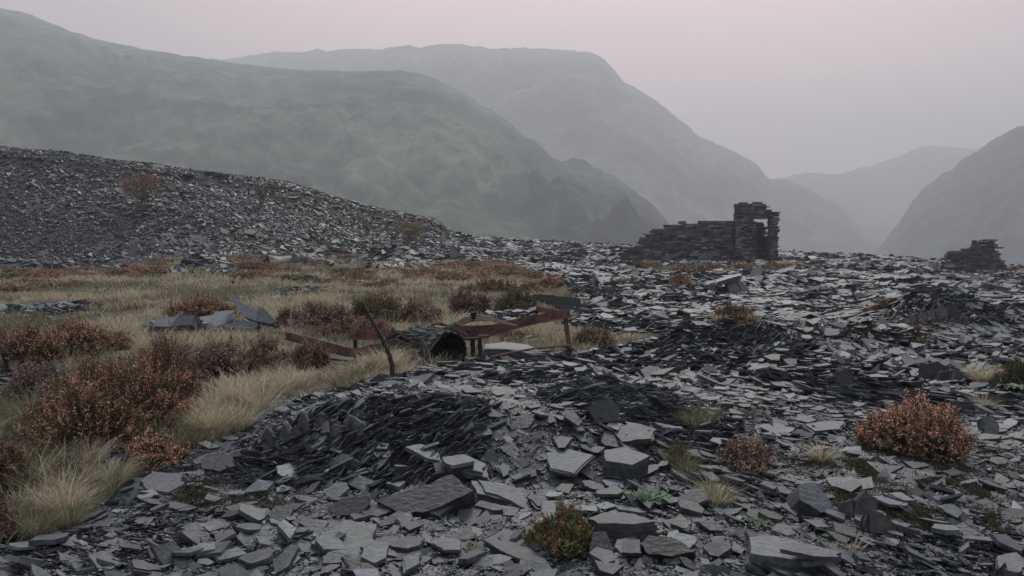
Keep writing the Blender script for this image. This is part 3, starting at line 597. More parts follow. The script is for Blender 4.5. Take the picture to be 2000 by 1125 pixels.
# rock pile in the grass on the left
GQ = [([(298, 640), (306, 634), (352, 632), (358, 638), (350, 652), (300, 652)], .3, (0, -.5, .9), .06, 'squared block at the left end of the rock pile in the grass'),
      ([(330, 652), (350, 630), (382, 628), (376, 650)], .2, (-.3, -.7, .6), .05, 'dark tilted block second from the left in the rock pile'),
      ([(372, 650), (380, 634), (424, 628), (420, 648)], .15, (.05, -.35, .95), .075, 'flat block in the middle of the rock pile'),
      ([(412, 640), (420, 622), (458, 618), (456, 636), (440, 650), (414, 652)], .25, (.1, -.45, .9), .065, 'thick squared block in front of the leaning slab'),
      ([(450, 600), (458, 596), (504, 624), (506, 642), (478, 634)], .10, (-.3, -.8, .6), .10, 'long pale slab leaning high on the rock pile'),
      ([(502, 642), (506, 614), (516, 616), (538, 640), (530, 648)], .12, (.3, -.9, .4), .095, 'pale triangular slab at the right end of the rock pile'),
      ([(430, 648), (480, 640), (506, 645), (500, 656), (440, 656)], .15, (0, -.8, .6), .075, 'low slab at the front right of the rock pile'),
      ([(402, 652), (410, 646), (440, 656), (430, 662), (404, 660)], .15, (0, -.7, .7), .08, 'low slab at the front middle of the rock pile')]
for i, (pts, th_, nrm, tone, lab) in enumerate(GQ): upright(pts, th_, lab, nrm=nrm, tone=tone*1.45, seed=i, tint='b', sink=-.12, base=(max(pts, key=lambda p: p[1])[0], 655), name='slate_block', cat='rock')
upright([(84, 735), (90, 712), (102, 702), (118, 722), (120, 735)], .12, 'lone dark pointed rock in the grass at the left edge', tone=.05, nrm=(.2, -.9, .4))
flat([(30, 742), (60, 738), (86, 742), (70, 752), (36, 750)], .05, 'low pale slate left of the lone pointed rock', .08)
upright([(545, 574), (550, 568), (556, 566), (562, 572), (560, 577)], .3, 'small dark rock in the far pale grass', tone=.04, nrm=(0, -1, .3))
upright([(585, 574), (600, 566), (618, 558), (634, 566), (632, 572)], .25, 'long dark rock in the far pale grass', tone=.055, nrm=(0, -1, .6))
flat([(505, 582), (540, 577), (552, 578), (540, 583)], .08, 'thin pale slab lying in the far pale grass', .11)
flat([(130, 885), (170, 878), (215, 880), (208, 900), (160, 906), (128, 898)], .05, 'dull slab among the grass tufts on the left', .055, 'p')
# pale plank-like slab behind the frame
flat([(942, 672), (985, 667), (1030, 672), (1066, 690), (1040, 692), (990, 682), (945, 682)], .10, 'long grey green slab with an undercut edge behind the legs of the rusty frame', .085, 'g', lift=.14, layers=4, anc=(1000, 692))
upright([(1095, 601), (1036, 576), (1058, 572), (1132, 580), (1136, 604)], .12, 'broad black slab leaning behind the high end of the rusty frame', nrm=(-.1, -.75, .6), tone=.018, tint='g', base=(1100, 606))
# heaps in the middle distance on the left
def heap(u0, u1, v0, v1, n, seed, lab, grp, big_=26, up=.4):
    q = np.random.RandomState(seed)
    for i in range(n):
        t = q.uniform(-1, 1); u = (u0+u1)/2+t*(u1-u0)/2; hmax = (v1-v0)*math.sqrt(max(0, 1-t*t))
        a = hit(u, v1-q.uniform(0, 3)); Y = a[1]+q.uniform(-.5, 1.2); hh = q.uniform(0, 1)**.8*hmax/FPX*Y*.75
        sz = q.uniform(.5, 1)*big_/FPX*Y*.62; K = q.randint(4, 6)
        nn = unit(np.array([q.normal(0, .45), q.normal(-.25, .4), 1-.6*(q.uniform() < up)])[None])[0]
        yw = q.uniform(0, 6.3); t1 = np.array([math.cos(yw), math.sin(yw), 0]); t1 = unit((t1-nn*(t1@nn))[None])[0]; t2 = np.cross(nn, t1)
        an = (np.arange(K)+q.uniform(-.3, .3, K))*2*np.pi/K; rd = sz*q.uniform(.8, 1.1, K)
        c = np.array([a[0]/a[1]*Y, Y, float(H(a[0]/a[1]*Y, Y))+q.uniform(.05, .2)]); out = c+t1*(np.cos(an)*rd)[:, None]+t2*(np.sin(an)*rd*q.uniform(.5, .8))[:, None]
        slab('slate_slab', out, nn, sz*q.uniform(.12, .3), lab, 'slate', grp, tone=q.uniform(.03, .09), seed=i+seed, layers=2, rag=.02)
heap(330, 465, 500, 535, 30, 501, 'dark slab in the far low heap of the grass, left of the crumpled sheet', 'slabs of the far left heap', 24)
heap(598, 700, 498, 520, 22, 502, 'flat dark slab in the low heap right of the crumpled red sheet', 'slabs of the heap beside the red sheet', 24, .1)
heap(700, 840, 494, 526, 34, 503, 'grey slab in the tumbled heap at the foot of the spoil slope, far middle', 'slabs of the tumbled heap', 22, .3)
heap(0, 100, 505, 528, 20, 504, 'dark slab at the foot of the spoil slope near the left edge', 'slabs at the left foot of the spoil slope', 20, .3)
heap(110, 230, 506, 524, 16, 505, 'dark slab at the foot of the spoil slope above the orange heather', 'slabs at the foot of the spoil slope', 20, .3)
upright([(876, 502), (880, 478), (906, 500)], .3, 'triangular pale slab standing against the far slate ridge', tone=.09, nrm=(0, -1, .3), base=(890, 503))

# ------------------------------------------------------------------ tubes, plates
def tube(pts, rad, sides=8, cap=True, twist=None):
    pts = np.asarray(pts, float); n = len(pts); rad = np.broadcast_to(rad, n)
    tg = np.gradient(pts, axis=0); tg = unit(tg); up = np.array([0, 0, 1.]) if abs(tg[0][2]) < .9 else np.array([1., 0, 0])
    V = []; b = unit(np.cross(tg[0], up)[None])[0]
    for i in range(n):
        b = unit((b-tg[i]*(b@tg[i]))[None])[0]; c = np.cross(tg[i], b); a = np.arange(sides)*2*np.pi/sides+(0 if twist is None else twist*i)
        rr = rad[i]*(1 if twist is None else 1+.28*(np.arange(sides) % 2))
        V.append(pts[i]+np.cos(a)[:, None]*b*(rr if np.isscalar(rr) else rr[:, None])+np.sin(a)[:, None]*c*(rr if np.isscalar(rr) else rr[:, None]))
    V = np.concatenate(V); i, j = np.meshgrid(np.arange(n-1), np.arange(sides), indexing='ij'); j2 = (j+1) % sides
    F = [np.stack([i*sides+j, i*sides+j2, (i+1)*sides+j2, (i+1)*sides+j], -1).reshape(-1, 4)]
    if cap: F += [np.array([np.arange(sides)[::-1]]), np.array([(n-1)*sides+np.arange(sides)])]
    return V, F
def smooth_path(pts, n):
    pts = np.asarray(pts, float); k = len(pts); t = np.linspace(0, k-1, n); o = []
    for tt in t:
        i = min(int(tt), k-2); f = tt-i; p0, p1, p2, p3 = pts[max(i-1, 0)], pts[i], pts[i+1], pts[min(i+2, k-1)]
        o.append(.5*((2*p1)+(p2-p0)*f+(2*p0-5*p1+4*p2-p3)*f*f+(3*p1-p0-3*p2+p3)*f**3))
    return np.array(o)
def plate(up, lo, Y, thick=.012, n=16, slope=0):
    """upright plate between an upper and a lower edge; Y depth (scalar or per end)"""
    a = smooth_path(up, n); b = smooth_path(lo, n); Yv = np.linspace(Y[0], Y[1], n)
    A = P(a[:, 0], a[:, 1], Yv); B = P(b[:, 0], b[:, 1], Yv); off = np.array([0, thick, 0])
    V = np.concatenate([A, B, A+off, B+off]); i = np.arange(n-1)
    F = [np.stack([i, n+i, n+i+1, i+1], -1), np.stack([2*n+i, 2*n+i+1, 3*n+i+1, 3*n+i], -1), np.stack([i, i+1, 2*n+i+1, 2*n+i], -1), np.stack([n+i, 3*n+i, 3*n+i+1, n+i+1], -1),
         np.array([[0, 2*n, 3*n, n], [n-1, 2*n-1, 4*n-1, 3*n-1]])]
    return V, F
def flange(lo, Y, width=.07, thick=.012, n=16):
    b = smooth_path(lo, n); Yv = np.linspace(Y[0], Y[1], n); B = P(b[:, 0], b[:, 1], Yv)
    w_ = np.array([0, -width, 0]); t_ = np.array([0, 0, -thick])
    V = np.concatenate([B+np.array([0, -.002, 0]), B+w_, B+w_+t_, B+np.array([0, -.002, 0])+t_]); i = np.arange(n-1)
    F = [np.stack([k*n+i, k*n+i+1, ((k+1) % 4)*n+i+1, ((k+1) % 4)*n+i], -1) for k in range(4)]+[np.array([[0, n, 2*n, 3*n], [n-1, 4*n-1, 3*n-1, 2*n-1]])]
    return V, F
FR = hit(935, 700); YF = 10.75
root = empty('rusty_frame', (0, YF, float(H(0, YF))), 'long rusty steel trestle of bent angle beams on thin legs, standing between heather and slate', 'metal frame')
rl = np.array(root.location)
def rpart(name, VF, m, label=None, parent=None):
    o = build(name, VF[0]-rl, VF[1], m, parent=parent or root)
    if label: o['label'] = label
    return o
def ends(pts): return pts
up = [(682, 643), (740, 643), (805, 646), (860, 640), (905, 636), (960, 634), (1010, 622), (1060, 612), (1112, 604)]
lo = [(681, 660), (740, 661), (805, 661), (860, 660), (905, 659), (955, 655), (1000, 642), (1050, 630), (1114, 618)]
bm_ = rpart('beam', plate(up, lo, (10.7, 11.2), n=40), M['rust'], 'main beam, level at the left and bent upward to the right')
rpart('flange', flange(lo, (10.7, 11.2), n=40), M['rust'], parent=bm_)
rpart('fixing_plate', plate([(935, 655), (955, 655)], [(935, 662), (955, 661)], (10.66, 10.66), .06, n=2), M['rust'], parent=bm_)
rpart('lower_plate', plate([(862, 660), (910, 661), (952, 658)], [(862, 664), (910, 665), (952, 661)], (10.68, 10.68), .05, n=12), M['rust_dark'], parent=bm_)
for (u, v) in [(915, 646), (700, 652), (992, 628), (1078, 620)]:
    c = P(u, v, 10.75); rpart('bolt', tube([c, c+np.array([0, -.045, 0])], .022, 6), M['rust_dark'], parent=bm_)
up2 = [(556, 648), (600, 658), (650, 671), (690, 680), (730, 672), (790, 665)]
lo2 = [(558, 660), (600, 671), (650, 686), (690, 694), (730, 688), (790, 672)]
b2 = rpart('beam', plate(up2, lo2, (10.6, 10.5), n=30), M['rust'], 'lower beam curving down through the heather')
rpart('flange', flange(lo2, (10.6, 10.5), .06, n=30), M['rust_dark'], parent=b2)
b3 = rpart('brace_plate', plate([(1048, 598), (1080, 604), (1120, 616)], [(1046, 606), (1080, 616), (1112, 622)], (11.1, 11.25), .02, n=10), M['rust'], 'short plate crossing the raised end of the beam')
def leg(u0, v0, u1, v1, Y, w_=.05, m='rust_dark'):
    a = P(u0, v0, Y); b = P(u1, v1, Y); b[2] = min(b[2], float(H(b[0], b[1])))-.05
    V = []
    for p in (a, b):
        for sx_, sy_ in ((-1, -1), (1, -1), (1, 1), (-1, 1)): V.append(p+np.array([sx_*w_/2, sy_*.02, 0]))
    F = [np.array([[0, 1, 5, 4], [1, 2, 6, 5], [2, 3, 7, 6], [3, 0, 4, 7], [3, 2, 1, 0], [4, 5, 6, 7]])]
    return rpart('leg', (np.array(V), F), M[m])
leg(923, 660, 924, 700, 10.78, .06); leg(937, 660, 938, 702, 10.72, .055); leg(1104, 619, 1114, 678, 11.2, .065, 'rust'); leg(694, 660, 694, 672, 10.85, .05)
leg(878, 655, 878, 690, 10.9, .05)
# twisted strap over the beam
sp_ = smooth_path([(868, 640), (888, 634), (905, 622), (928, 618), (960, 620), (985, 628), (1010, 636)], 30)
sw = smooth_path([(868, 642), (888, 640), (905, 634), (928, 628), (960, 627), (985, 634), (1010, 637)], 30)
A = P(sp_[:, 0], sp_[:, 1], np.linspace(10.55, 10.66, 30)+.05*np.sin(np.linspace(0, 3, 30))); B = P(sw[:, 0], sw[:, 1], np.linspace(10.45, 10.62, 30)); o_ = np.array([0, .006, .008])
V = np.concatenate([A, B, A+o_, B+o_]); n_ = 30; i = np.arange(29)
rpart('strap', (V, [np.stack([i, n_+i, n_+i+1, i+1], -1), np.stack([2*n_+i, 2*n_+i+1, 3*n_+i+1, 3*n_+i], -1), np.stack([i, i+1, 2*n_+i+1, 2*n_+i], -1), np.stack([n_+i, 3*n_+i, 3*n_+i+1, n_+i+1], -1)]), M['strap'], 'buckled worn steel strap over the beam')
c = P(925, 616, 10.6); rpart('strap_bolt', tube([c+(0, 0, -.03), c+(0, 0, .045)], [.03, .05], 8), M['rust_dark'])
V, F = tube(P(np.array([958, 1000, 1050, 1112]), np.array([699, 690, 681, 676]), np.array([10.2, 10.35, 10.55, 10.9])), .016, 6)
V[:, 2] += .01; tag(build('steel_rod', V, F, M['rust'], origin=V.mean(0)), 'thin red rusty rod lying on slates below the raised end of the frame', 'rod')
# standing twisted bar
pb = smooth_path([(708, 590), (722, 616), (738, 644), (752, 672), (764, 705), (769, 742)], 60)
YB = hit(769, 742)[1]; print('bar', YB); bar = P(pb[:, 0], pb[:, 1], np.linspace(YB+.35, YB-.03, 60)); bar[-3:, 2] -= .03
V, F = tube(bar, np.linspace(.013, .022, 60), 6, twist=.35)
tag(build('iron_bar', V, F, M['rust_dark'], origin=bar[-1]), 'dark twisted iron bar standing slanted in the pale grass before the frame', 'iron bar')
# cables
tangle = empty('cable_tangle', P(830, 690, 10.3), 'tangle of old wire ropes hanging from the frame down over the charred log', 'cables'); tl = np.array(tangle.location)
CB = [([(890, 630), (868, 648), (848, 672), (824, 704), (794, 732)], (10.3, 9.7), .020), ([(884, 634), (858, 648), (838, 652), (826, 668), (818, 700)], (10.4, 10.1), .028),
      ([(870, 645), (850, 662), (838, 680), (812, 690), (800, 712)], (10.4, 10.0), .034), ([(848, 640), (840, 655), (826, 662), (800, 676), (782, 678)], (10.5, 10.3), .026),
      ([(850, 640), (836, 648), (815, 655), (790, 654), (770, 662), (748, 672)], (10.5, 10.3), .02), ([(768, 640), (762, 652), (752, 662), (742, 676), (730, 690)], (10.4, 10.2), .022),
      ([(845, 634), (862, 632), (880, 640), (895, 648), (910, 655)], (10.4, 10.5), .02), ([(842, 636), (850, 632), (875, 636), (896, 634)], (10.5, 10.5), .018),
      ([(856, 650), (840, 668), (832, 690), (806, 706)], (10.3, 10.1), .03), ([(780, 655), (800, 662), (822, 660), (845, 650)], (10.4, 10.4), .022), ([(768, 640), (772, 648), (785, 652)], (10.4, 10.4), .018),
      ([(740, 678), (755, 668), (775, 664), (790, 672), (806, 668)], (10.3, 10.3), .016)]
for pts, (y0, y1), rad in CB:
    q = smooth_path(pts, 26); c = P(q[:, 0], q[:, 1], np.linspace(y0, y1, 26)); V, F = tube(c, rad*.68, 7, twist=.4)
    build('cable', V-tl, F, M['cable'], parent=tangle, smooth=False)
flat([(774, 654), (794, 651), (793, 664), (786, 667)], .02, 'small triangular grey slate caught between the cables', .12, 'g', nrm=(.1, -1, .3), lift=.32, anc=(785, 690), seed=3)
V, F = plate([(800, 648), (770, 652), (750, 668)], [(800, 672), (780, 682), (750, 690)], (10.55, 10.6), .02, n=8)
tag(build('steel_plate', V, F, M['rust_dark'], origin=V.mean(0)), 'bent dark brown steel plate behind the cables', 'steel plate')
# charred log
c0 = P(875, 688, 10.15); axd = unit(np.array([[-.50, .86, .02]]))[0]; Lg = .95; Rr = .27
log = empty('charred_log', (c0[0], c0[1], float(H(c0[0], c0[1]))), 'short thick charred hollow log lying under the rusty frame', 'log'); ll = np.array(log.location)
side = unit(np.cross(axd, [0, 0, 1])[None])[0]; upv = np.cross(side, axd)
na, nl_ = 72, 26; a = np.arange(na)*2*np.pi/na; T_ = np.linspace(0, 1, nl_)
AA, TT = np.meshgrid(a, T_); rr = Rr*(1+.03*np.sign(np.sin(AA*18+3*vnoise(AA, TT*4, s=5)))+.03*vnoise(AA*6, TT*9, s=4)-.05*(vnoise(AA*9, TT*7, s=14) > .45))
V = c0+axd*(TT[..., None]*Lg)+side*(np.cos(AA)*rr)[..., None]+upv*(np.sin(AA)*rr)[..., None]
i, j = np.meshgrid(np.arange(nl_-1), np.arange(na), indexing='ij'); j2 = (j+1) % na
build('bark', V.reshape(-1, 3)-ll, [np.stack([i*na+j, i*na+j2, (i+1)*na+j2, (i+1)*na+j], -1).reshape(-1, 4), np.array([(nl_-1)*na+np.arange(na)])], M['char'], parent=log)
rings = [(1.0, 0), (.93, -.02), (.86, .02), (.7, .10), (.5, .22), (.3, .34), (.1, .4)]; Vr = []
for k, (f, dep) in enumerate(rings):
    rk = rr[0]*f*(1+(.10*vnoise(a*4, a*0+k, s=8) if k > 1 else 0)); dp = dep*.6+(.05*vnoise(a*5, a*0+k*.7, s=9) if k > 1 else 0)
    Vr.append(c0+axd*np.broadcast_to(dp, na)[:, None]+side*(np.cos(a)*rk)[:, None]+upv*(np.sin(a)*rk)[:, None])
i, j = np.meshgrid(np.arange(len(rings)-1), np.arange(na), indexing='ij'); j2 = (j+1) % na
build('hollow_end', np.concatenate(Vr)-ll, [np.stack([i*na+j, (i+1)*na+j, (i+1)*na+j2, i*na+j2], -1).reshape(-1, 4), np.array([(len(rings)-1)*na+np.arange(na)])], M['black'], parent=log)
flat([(835, 706), (862, 692), (900, 694), (905, 704), (870, 708), (838, 714)], .05, 'dark slab propped against the mouth of the charred log', .05, 'b', nrm=(-.2, -.6, .8), lift=.1)
upright([(762, 764), (766, 744), (776, 740), (782, 764)], .03, 'small upright slate at the foot of the twisted iron bar', tone=.06)
flat([(790, 742), (822, 732), (850, 728), (826, 748), (800, 764), (786, 760)], .03, 'pale slab sloping left at the crest below the iron bar', .085, 'b', nrm=(-.4, -.3, .9), lift=.08)
flat([(716, 752), (760, 742), (790, 744), (770, 762), (728, 766)], .03, 'broad pale slab at the crest left of the sloping one', .085, 'b', nrm=(-.3, -.2, .9), lift=.06)
pk = P(np.array([618, 690]), np.array([696, 703]), np.array([10.2, 10.0])); V, F = tube(pk, [.03, .035], 4); tag(build('wooden_lath', V, F, M['wood'], origin=V.mean(0)), 'pale weathered lath lying in grass below the curved beam', 'lath')

# ------------------------------------------------------------------ ruins: dry stone walls
def wall_mesh(P0, P1, thick, zb, prof, holes=(), seed=0, ch=(.06, .19), sl=(.18, .7), tone=.085):
    """courses of flat stones; prof(s) = top height above zb at metre s"""
    q = np.random.RandomState(seed); P0 = np.array(P0, float); P1 = np.array(P1, float); L = np.linalg.norm(P1-P0); d = (P1-P0)/L; nn = np.array([d[1], -d[0]])
    parts = []; cl = []; z = 0.; mx = max(prof(t) for t in np.linspace(0, L, 80))
    FB = [np.array([(0, 2, 3, 1), (4, 5, 7, 6), (0, 1, 5, 4), (2, 6, 7, 3), (0, 4, 6, 2), (1, 3, 7, 5)])]
    def stone(s0, s1, z0, z1, t0, t1, j=.028, c=None):
        V = []
        for zz in (z0, z1):
            for tt in (t0, t1):
                for ss in (s0, s1):
                    a, b = q.normal(0, j, 2); V.append((P0[0]+d[0]*(ss+a)+nn[0]*(tt+b), P0[1]+d[1]*(ss+a)+nn[1]*(tt+b), zb+zz+q.normal(0, j*.45)))
        parts.append((np.array(V), FB)); cc = c if c is not None else tone*np.exp(q.normal(0, .5)); tn = np.array([(.97, 1.0, 1.05), (.96, 1.04, 1.0), (1.05, 1, 1.05)][q.randint(3)])
        cl.append(np.tile(np.array(tn)*cc, (6, 1)))
    while z < mx:
        h = q.uniform(*ch)
        s = -q.uniform(0, .3)
        while s < L:
            w_ = q.uniform(*sl); s0, s1 = max(s, -.05), min(s+w_, L+q.uniform(-.02, .1)); mid = (s0+s1)/2
            ok = z+h*.6 < prof(min(max(mid, 0), L))+q.uniform(-.15, .10)
            for (a0, a1, b0, b1) in holes:
                if z+h/2 > b0 and z+h/2 < b1:
                    if s0 > a0-.05 and s1 < a1+.05: ok = False
                    elif s0 < a0 < s1: s1 = a0+q.uniform(-.05, .06)
                    elif s0 < a1 < s1: s0 = a1+q.uniform(-.06, .05)
            if ok and s1-s0 > .08:
                pr = q.uniform(-.03, .09); pr2 = q.uniform(-.01, .06)
                vd = .55 if vnoise(np.array([mid*.7]), np.array([z*1.1]), s=seed)[0] > .05 else 1.0
                stone(s0+.008, s1-.008, z+.006, z+h-.004, -thick/2-pr, -thick*.05, c=tone*vd*math.exp(q.normal(0, .55)))
                stone(s0+.008, s1-.008, z+.006, z+h-.004, thick*.05, thick/2+pr2)
                if q.uniform() < .5: stone(s0+.02, s1-.02, z+.01, z+h-.01, -thick*.25, thick*.25, c=.015)
            s += w_
        z += h
    V, F = cat_mesh(parts); return V, F, np.concatenate(cl)
YR = 54.0
def XU(u, Y=YR): return P(u, 480, Y)[0]
def ZV(v, Y=YR): return P(1000, v, Y)[2]
zr0 = ZV(517)-.12
ruin = empty('ruined_quarry_building', (XU(1390), YR, zr0), 'larger roofless ruin of dark stacked slate with a tall doorway end', 'ruin'); ro = np.array(ruin.location)
pu = np.array([1198, 1212, 1226, 1240, 1256, 1258, 1265, 1285, 1304, 1326, 1350, 1380, 1410, 1434]); pvv = np.array([512, 500, 488, 478, 470, 462, 453, 447, 438, 434, 435, 432, 432, 429])
xs_ = np.array([XU(u) for u in pu]); hs_ = np.array([ZV(v) for v in pvv])-zr0
x0 = XU(1198)
V, F, c = wall_mesh((x0, YR+.6), (XU(1434), YR), .6, zr0, lambda s: np.interp(s, xs_-x0, hs_)+.05*math.sin(s*7), seed=1)
wl = build('wall', V-ro, F, M['wall'], parent=ruin, col=c); wl['label'] = 'long low front wall with a broken top'
# doorway end, nearer to the camera than the long wall
YD = YR-.5; xa, xb = XU(1436, YD), XU(1516, YD); tops = lambda s: ZV(np.interp(s, [0, .2, 2.0, 2.1, 2.75, 2.8], [397, 395, 397, 408, 413, 422]), YD)-zr0
d0 = XU(1474, YD)-xa; d1 = XU(1501, YD)-xa
V, F, c = wall_mesh((xa, YD), (xb, YD), .7, zr0, tops, holes=[(d0-.02, d1, -1, ZV(428, YD)-zr0), (XU(1467, YD)-xa, d1, ZV(434, YD)-zr0, ZV(428, YD)-zr0)], seed=2, sl=(.2, .6))
pw = build('doorway_wall', V-ro, F, M['wall'], parent=ruin, col=c); pw['label'] = 'tall wall with an open doorway'
V, F = box(XU(1466, YD), XU(1512, YD), YD-.3, YD+.3, ZV(427.6, YD), ZV(423.5, YD)); build('lintel', V-ro, F, M['darksheet'], parent=ruin)
V, F = box(XU(1499, YD)-.02, XU(1503, YD), YD-.34, YD-.1, zr0, ZV(427.8, YD)); build('door_post', V-ro, F, M['darksheet'], parent=ruin)
xa2, xb2 = XU(1462, YR+2.2), XU(1500, YR+2.2)
V, F, c = wall_mesh((xa2, YR+2.2), (xb2, YR+2.2), .6, zr0, lambda s: ZV(np.interp(s/(xb2-xa2), [0, .55, .62, .8, .85, .92, 1], [433, 433, 441, 442, 454, 457, 472]), YR+2.2)-zr0, seed=3, tone=.022)  # darker stone tone paints in the shade of the interior behind the doorway
build('rear_wall', V-ro, F, M['wall'], parent=ruin, col=c)
V, F, c = wall_mesh((XU(1438, YD)+.3, YR+.3), (XU(1440, YR+2), YR+2.0), .6, zr0, lambda s: 2.9, seed=4); build('side_wall', V-ro, F, M['wall'], parent=ruin, col=c)
# ruined stump on the right
YS = 54.0; zs0 = ZV(524, YS)-.1; st_ = empty('ruined_wall', (XU(1900, YS), YS, zs0), 'smaller broken stump of dry stone wall near the right edge', 'ruin'); so = np.array(st_.location)
pu = np.array([1845, 1855, 1858, 1868, 1884, 1888, 1902, 1904, 1916, 1922, 1938, 1941, 1944, 1950, 1952, 1958]); pvv = np.array([510, 505, 498, 487, 486, 482, 480, 472, 470, 465, 465, 475, 490, 494, 512, 520])
xs2 = np.array([XU(u, YS) for u in pu]); hs2 = np.array([ZV(v, YS) for v in pvv])-zs0
V, F, c = wall_mesh((xs2[0], YS), (xs2[-1], YS), .8, zs0, lambda s: np.interp(s, xs2-xs2[0], hs2), seed=6, ch=(.08, .2), sl=(.25, .8), tone=.06); build('front_wall', V-so, F, M['wall'], parent=st_, col=c)
V, F, c = wall_mesh((XU(1918, YS), YS+.5), (XU(1938, YS), YS+2.2), .6, zs0, lambda s: 2.0-.4*s, seed=7, tone=.05); build('return_wall', V-so, F, M['wall'], parent=st_, col=c)
for k, (u, v, h_) in enumerate([(1823, 524, 14), (1830, 524, 16)]):
    a = P(u, v, 50.); zg = float(H(a[0], a[1])); V, F = tube([(a[0], a[1], zg-.1), (a[0]+.02, a[1], zg+h_/FPX*50+.1)], [.11, .09], 7)
    tag(build('wooden_post', V, F, M['wood'], origin=(a[0], a[1], zg)), ['left', 'right'][k]+' one of two short weathered posts beside the small ruined stump', 'post', 'posts by the stump')
V, F, c = wall_mesh((XU(392, 62), 63.6), (XU(432, 62), 63.4), .8, float(H(XU(410, 62), 63.0))-.8, lambda s: 1.5-.28*s, seed=9, tone=.03)
tag(build('retaining_wall', V, F, M['wall'], col=c, origin=(XU(412, 62), 63.2, float(H(XU(412, 62), 63.2)))), 'short dark stacked wall on the crest of the spoil heap', 'wall')

# crumpled sheet and pale boulder
sh = empty('crumpled_sheet', hit(555, 520), 'crumpled faded red metal sheet lying in heather at the far side of the grass', 'scrap metal'); so_ = np.array(sh.location)
def arc_sheet(c, L, rad, a0, a1, yaw, m, name, th_=.03, tilt=0, taper=.7):
    n1, n2 = 10, 14; T_, A_ = np.meshgrid(np.linspace(0, 1, n1), np.linspace(a0, a1, n2), indexing='ij'); Vs = []
    for k in (0, 1):
        r_ = rad*(1-(1-taper)*T_)*(1+.30*vnoise(T_*2.6, A_*1.7, s=3))-k*th_; lx = (T_-.5)*L; ly = np.cos(A_)*r_; lz = np.sin(A_)*r_+tilt*T_*L
        Vs.append(np.stack([c[0]+lx*math.cos(yaw)-ly*math.sin(yaw), c[1]+lx*math.sin(yaw)+ly*math.cos(yaw), c[2]+lz], -1).reshape(-1, 3))
    V = np.concatenate(Vs); i, j = np.meshgrid(np.arange(n1-1), np.arange(n2-1), indexing='ij'); q = np.stack([i*n2+j, (i+1)*n2+j, (i+1)*n2+j+1, i*n2+j+1], -1).reshape(-1, 4); b = n1*n2
    rim = []
    for i_ in range(n1-1): rim += [(i_*n2, b+i_*n2, b+(i_+1)*n2, (i_+1)*n2), (i_*n2+n2-1, (i_+1)*n2+n2-1, b+(i_+1)*n2+n2-1, b+i_*n2+n2-1)]
    for j_ in range(n2-1): rim += [(j_, j_+1, b+j_+1, b+j_), ((n1-1)*n2+j_, b+(n1-1)*n2+j_, b+(n1-1)*n2+j_+1, (n1-1)*n2+j_+1)]
    return build(name, V-so_, [q, q[:, ::-1]+b, np.array(rim)], m, parent=sh)
b_ = so_+(0, 0, .04)
arc_sheet(b_+(-.15, 0, -.05), 1.6, .52, .35, 2.8, .75, M['pink'], 'sheet', taper=1.0)
arc_sheet(b_+(.75, .3, .0), .7, .66, .3, 2.8, .3, M['darksheet'], 'curved_band', taper=.8)
arc_sheet(b_+(1.6, .5, .1), 1.0, .34, .2, 2.9, .1, M['pink'], 'end_sheet', taper=.7)
q = hit(536, 501); zz = float(H(q[0], q[1])); T_, A_ = np.meshgrid(np.linspace(0, np.pi, 12), np.arange(18)*2*np.pi/18, indexing='ij'); rr = .19*(1+.12*vnoise(np.cos(A_)*2, np.sin(A_)*2, T_, s=2))
V = np.stack([np.sin(T_)*np.cos(A_)*rr*1.1, np.sin(T_)*np.sin(A_)*rr, np.cos(T_)*rr], -1).reshape(-1, 3)+np.array([q[0], q[1]-.2, zz+.24])
i, j = np.meshgrid(np.arange(11), np.arange(18), indexing='ij'); F = np.stack([i*18+j, (i+1)*18+j, (i+1)*18+(j+1) % 18, i*18+(j+1) % 18], -1).reshape(-1, 4)
tag(build('white_boulder', V, [F], M['white'], smooth=True, origin=V.mean(0)), 'small round white stone at the foot of the spoil slope behind the red sheet', 'stone')

# ------------------------------------------------------------------ grasses
def blades(root, h, lean, w_, col, r):
    n = len(root); yw = r.uniform(0, 6.3, n); sd_ = np.stack([np.cos(yw), np.sin(yw)*.6, np.zeros(n)], -1); k = np.linalg.norm(lean, axis=1)/np.maximum(h, 1e-3)
    V = []
    for t, ww in ((0, .9), (.38, 1), (.74, .7)):
        c = root+np.stack([lean[:, 0]*t*t, lean[:, 1]*t*t, h*(t-.28*np.minimum(k, 1.6)*t*t)], -1)
        V += [c-sd_*(w_*ww/2)[:, None], c+sd_*(w_*ww/2)[:, None]]
    V.append(root+np.stack([lean[:, 0], lean[:, 1], h*(1-.28*np.minimum(k, 1.6)-.12*np.minimum(k, 1.6))], -1))
    V = np.stack(V, 1).reshape(-1, 3); b = np.arange(n)[:, None]*7
    Q = np.concatenate([b+np.array([[0, 1, 3, 2]]), b+np.array([[2, 3, 5, 4]])]); T3 = b+np.array([[4, 5, 6]])
    return V, [Q, T3], np.concatenate([col*.8, col, col])
STRAW = np.array([[.56, .49, .36], [.66, .59, .45], [.42, .36, .25], [.26, .23, .155], [.50, .43, .31]])
GREENY = np.array([[.15, .155, .095], [.22, .21, .135], [.33, .30, .20], [.10, .11, .07], [.27, .245, .165]])
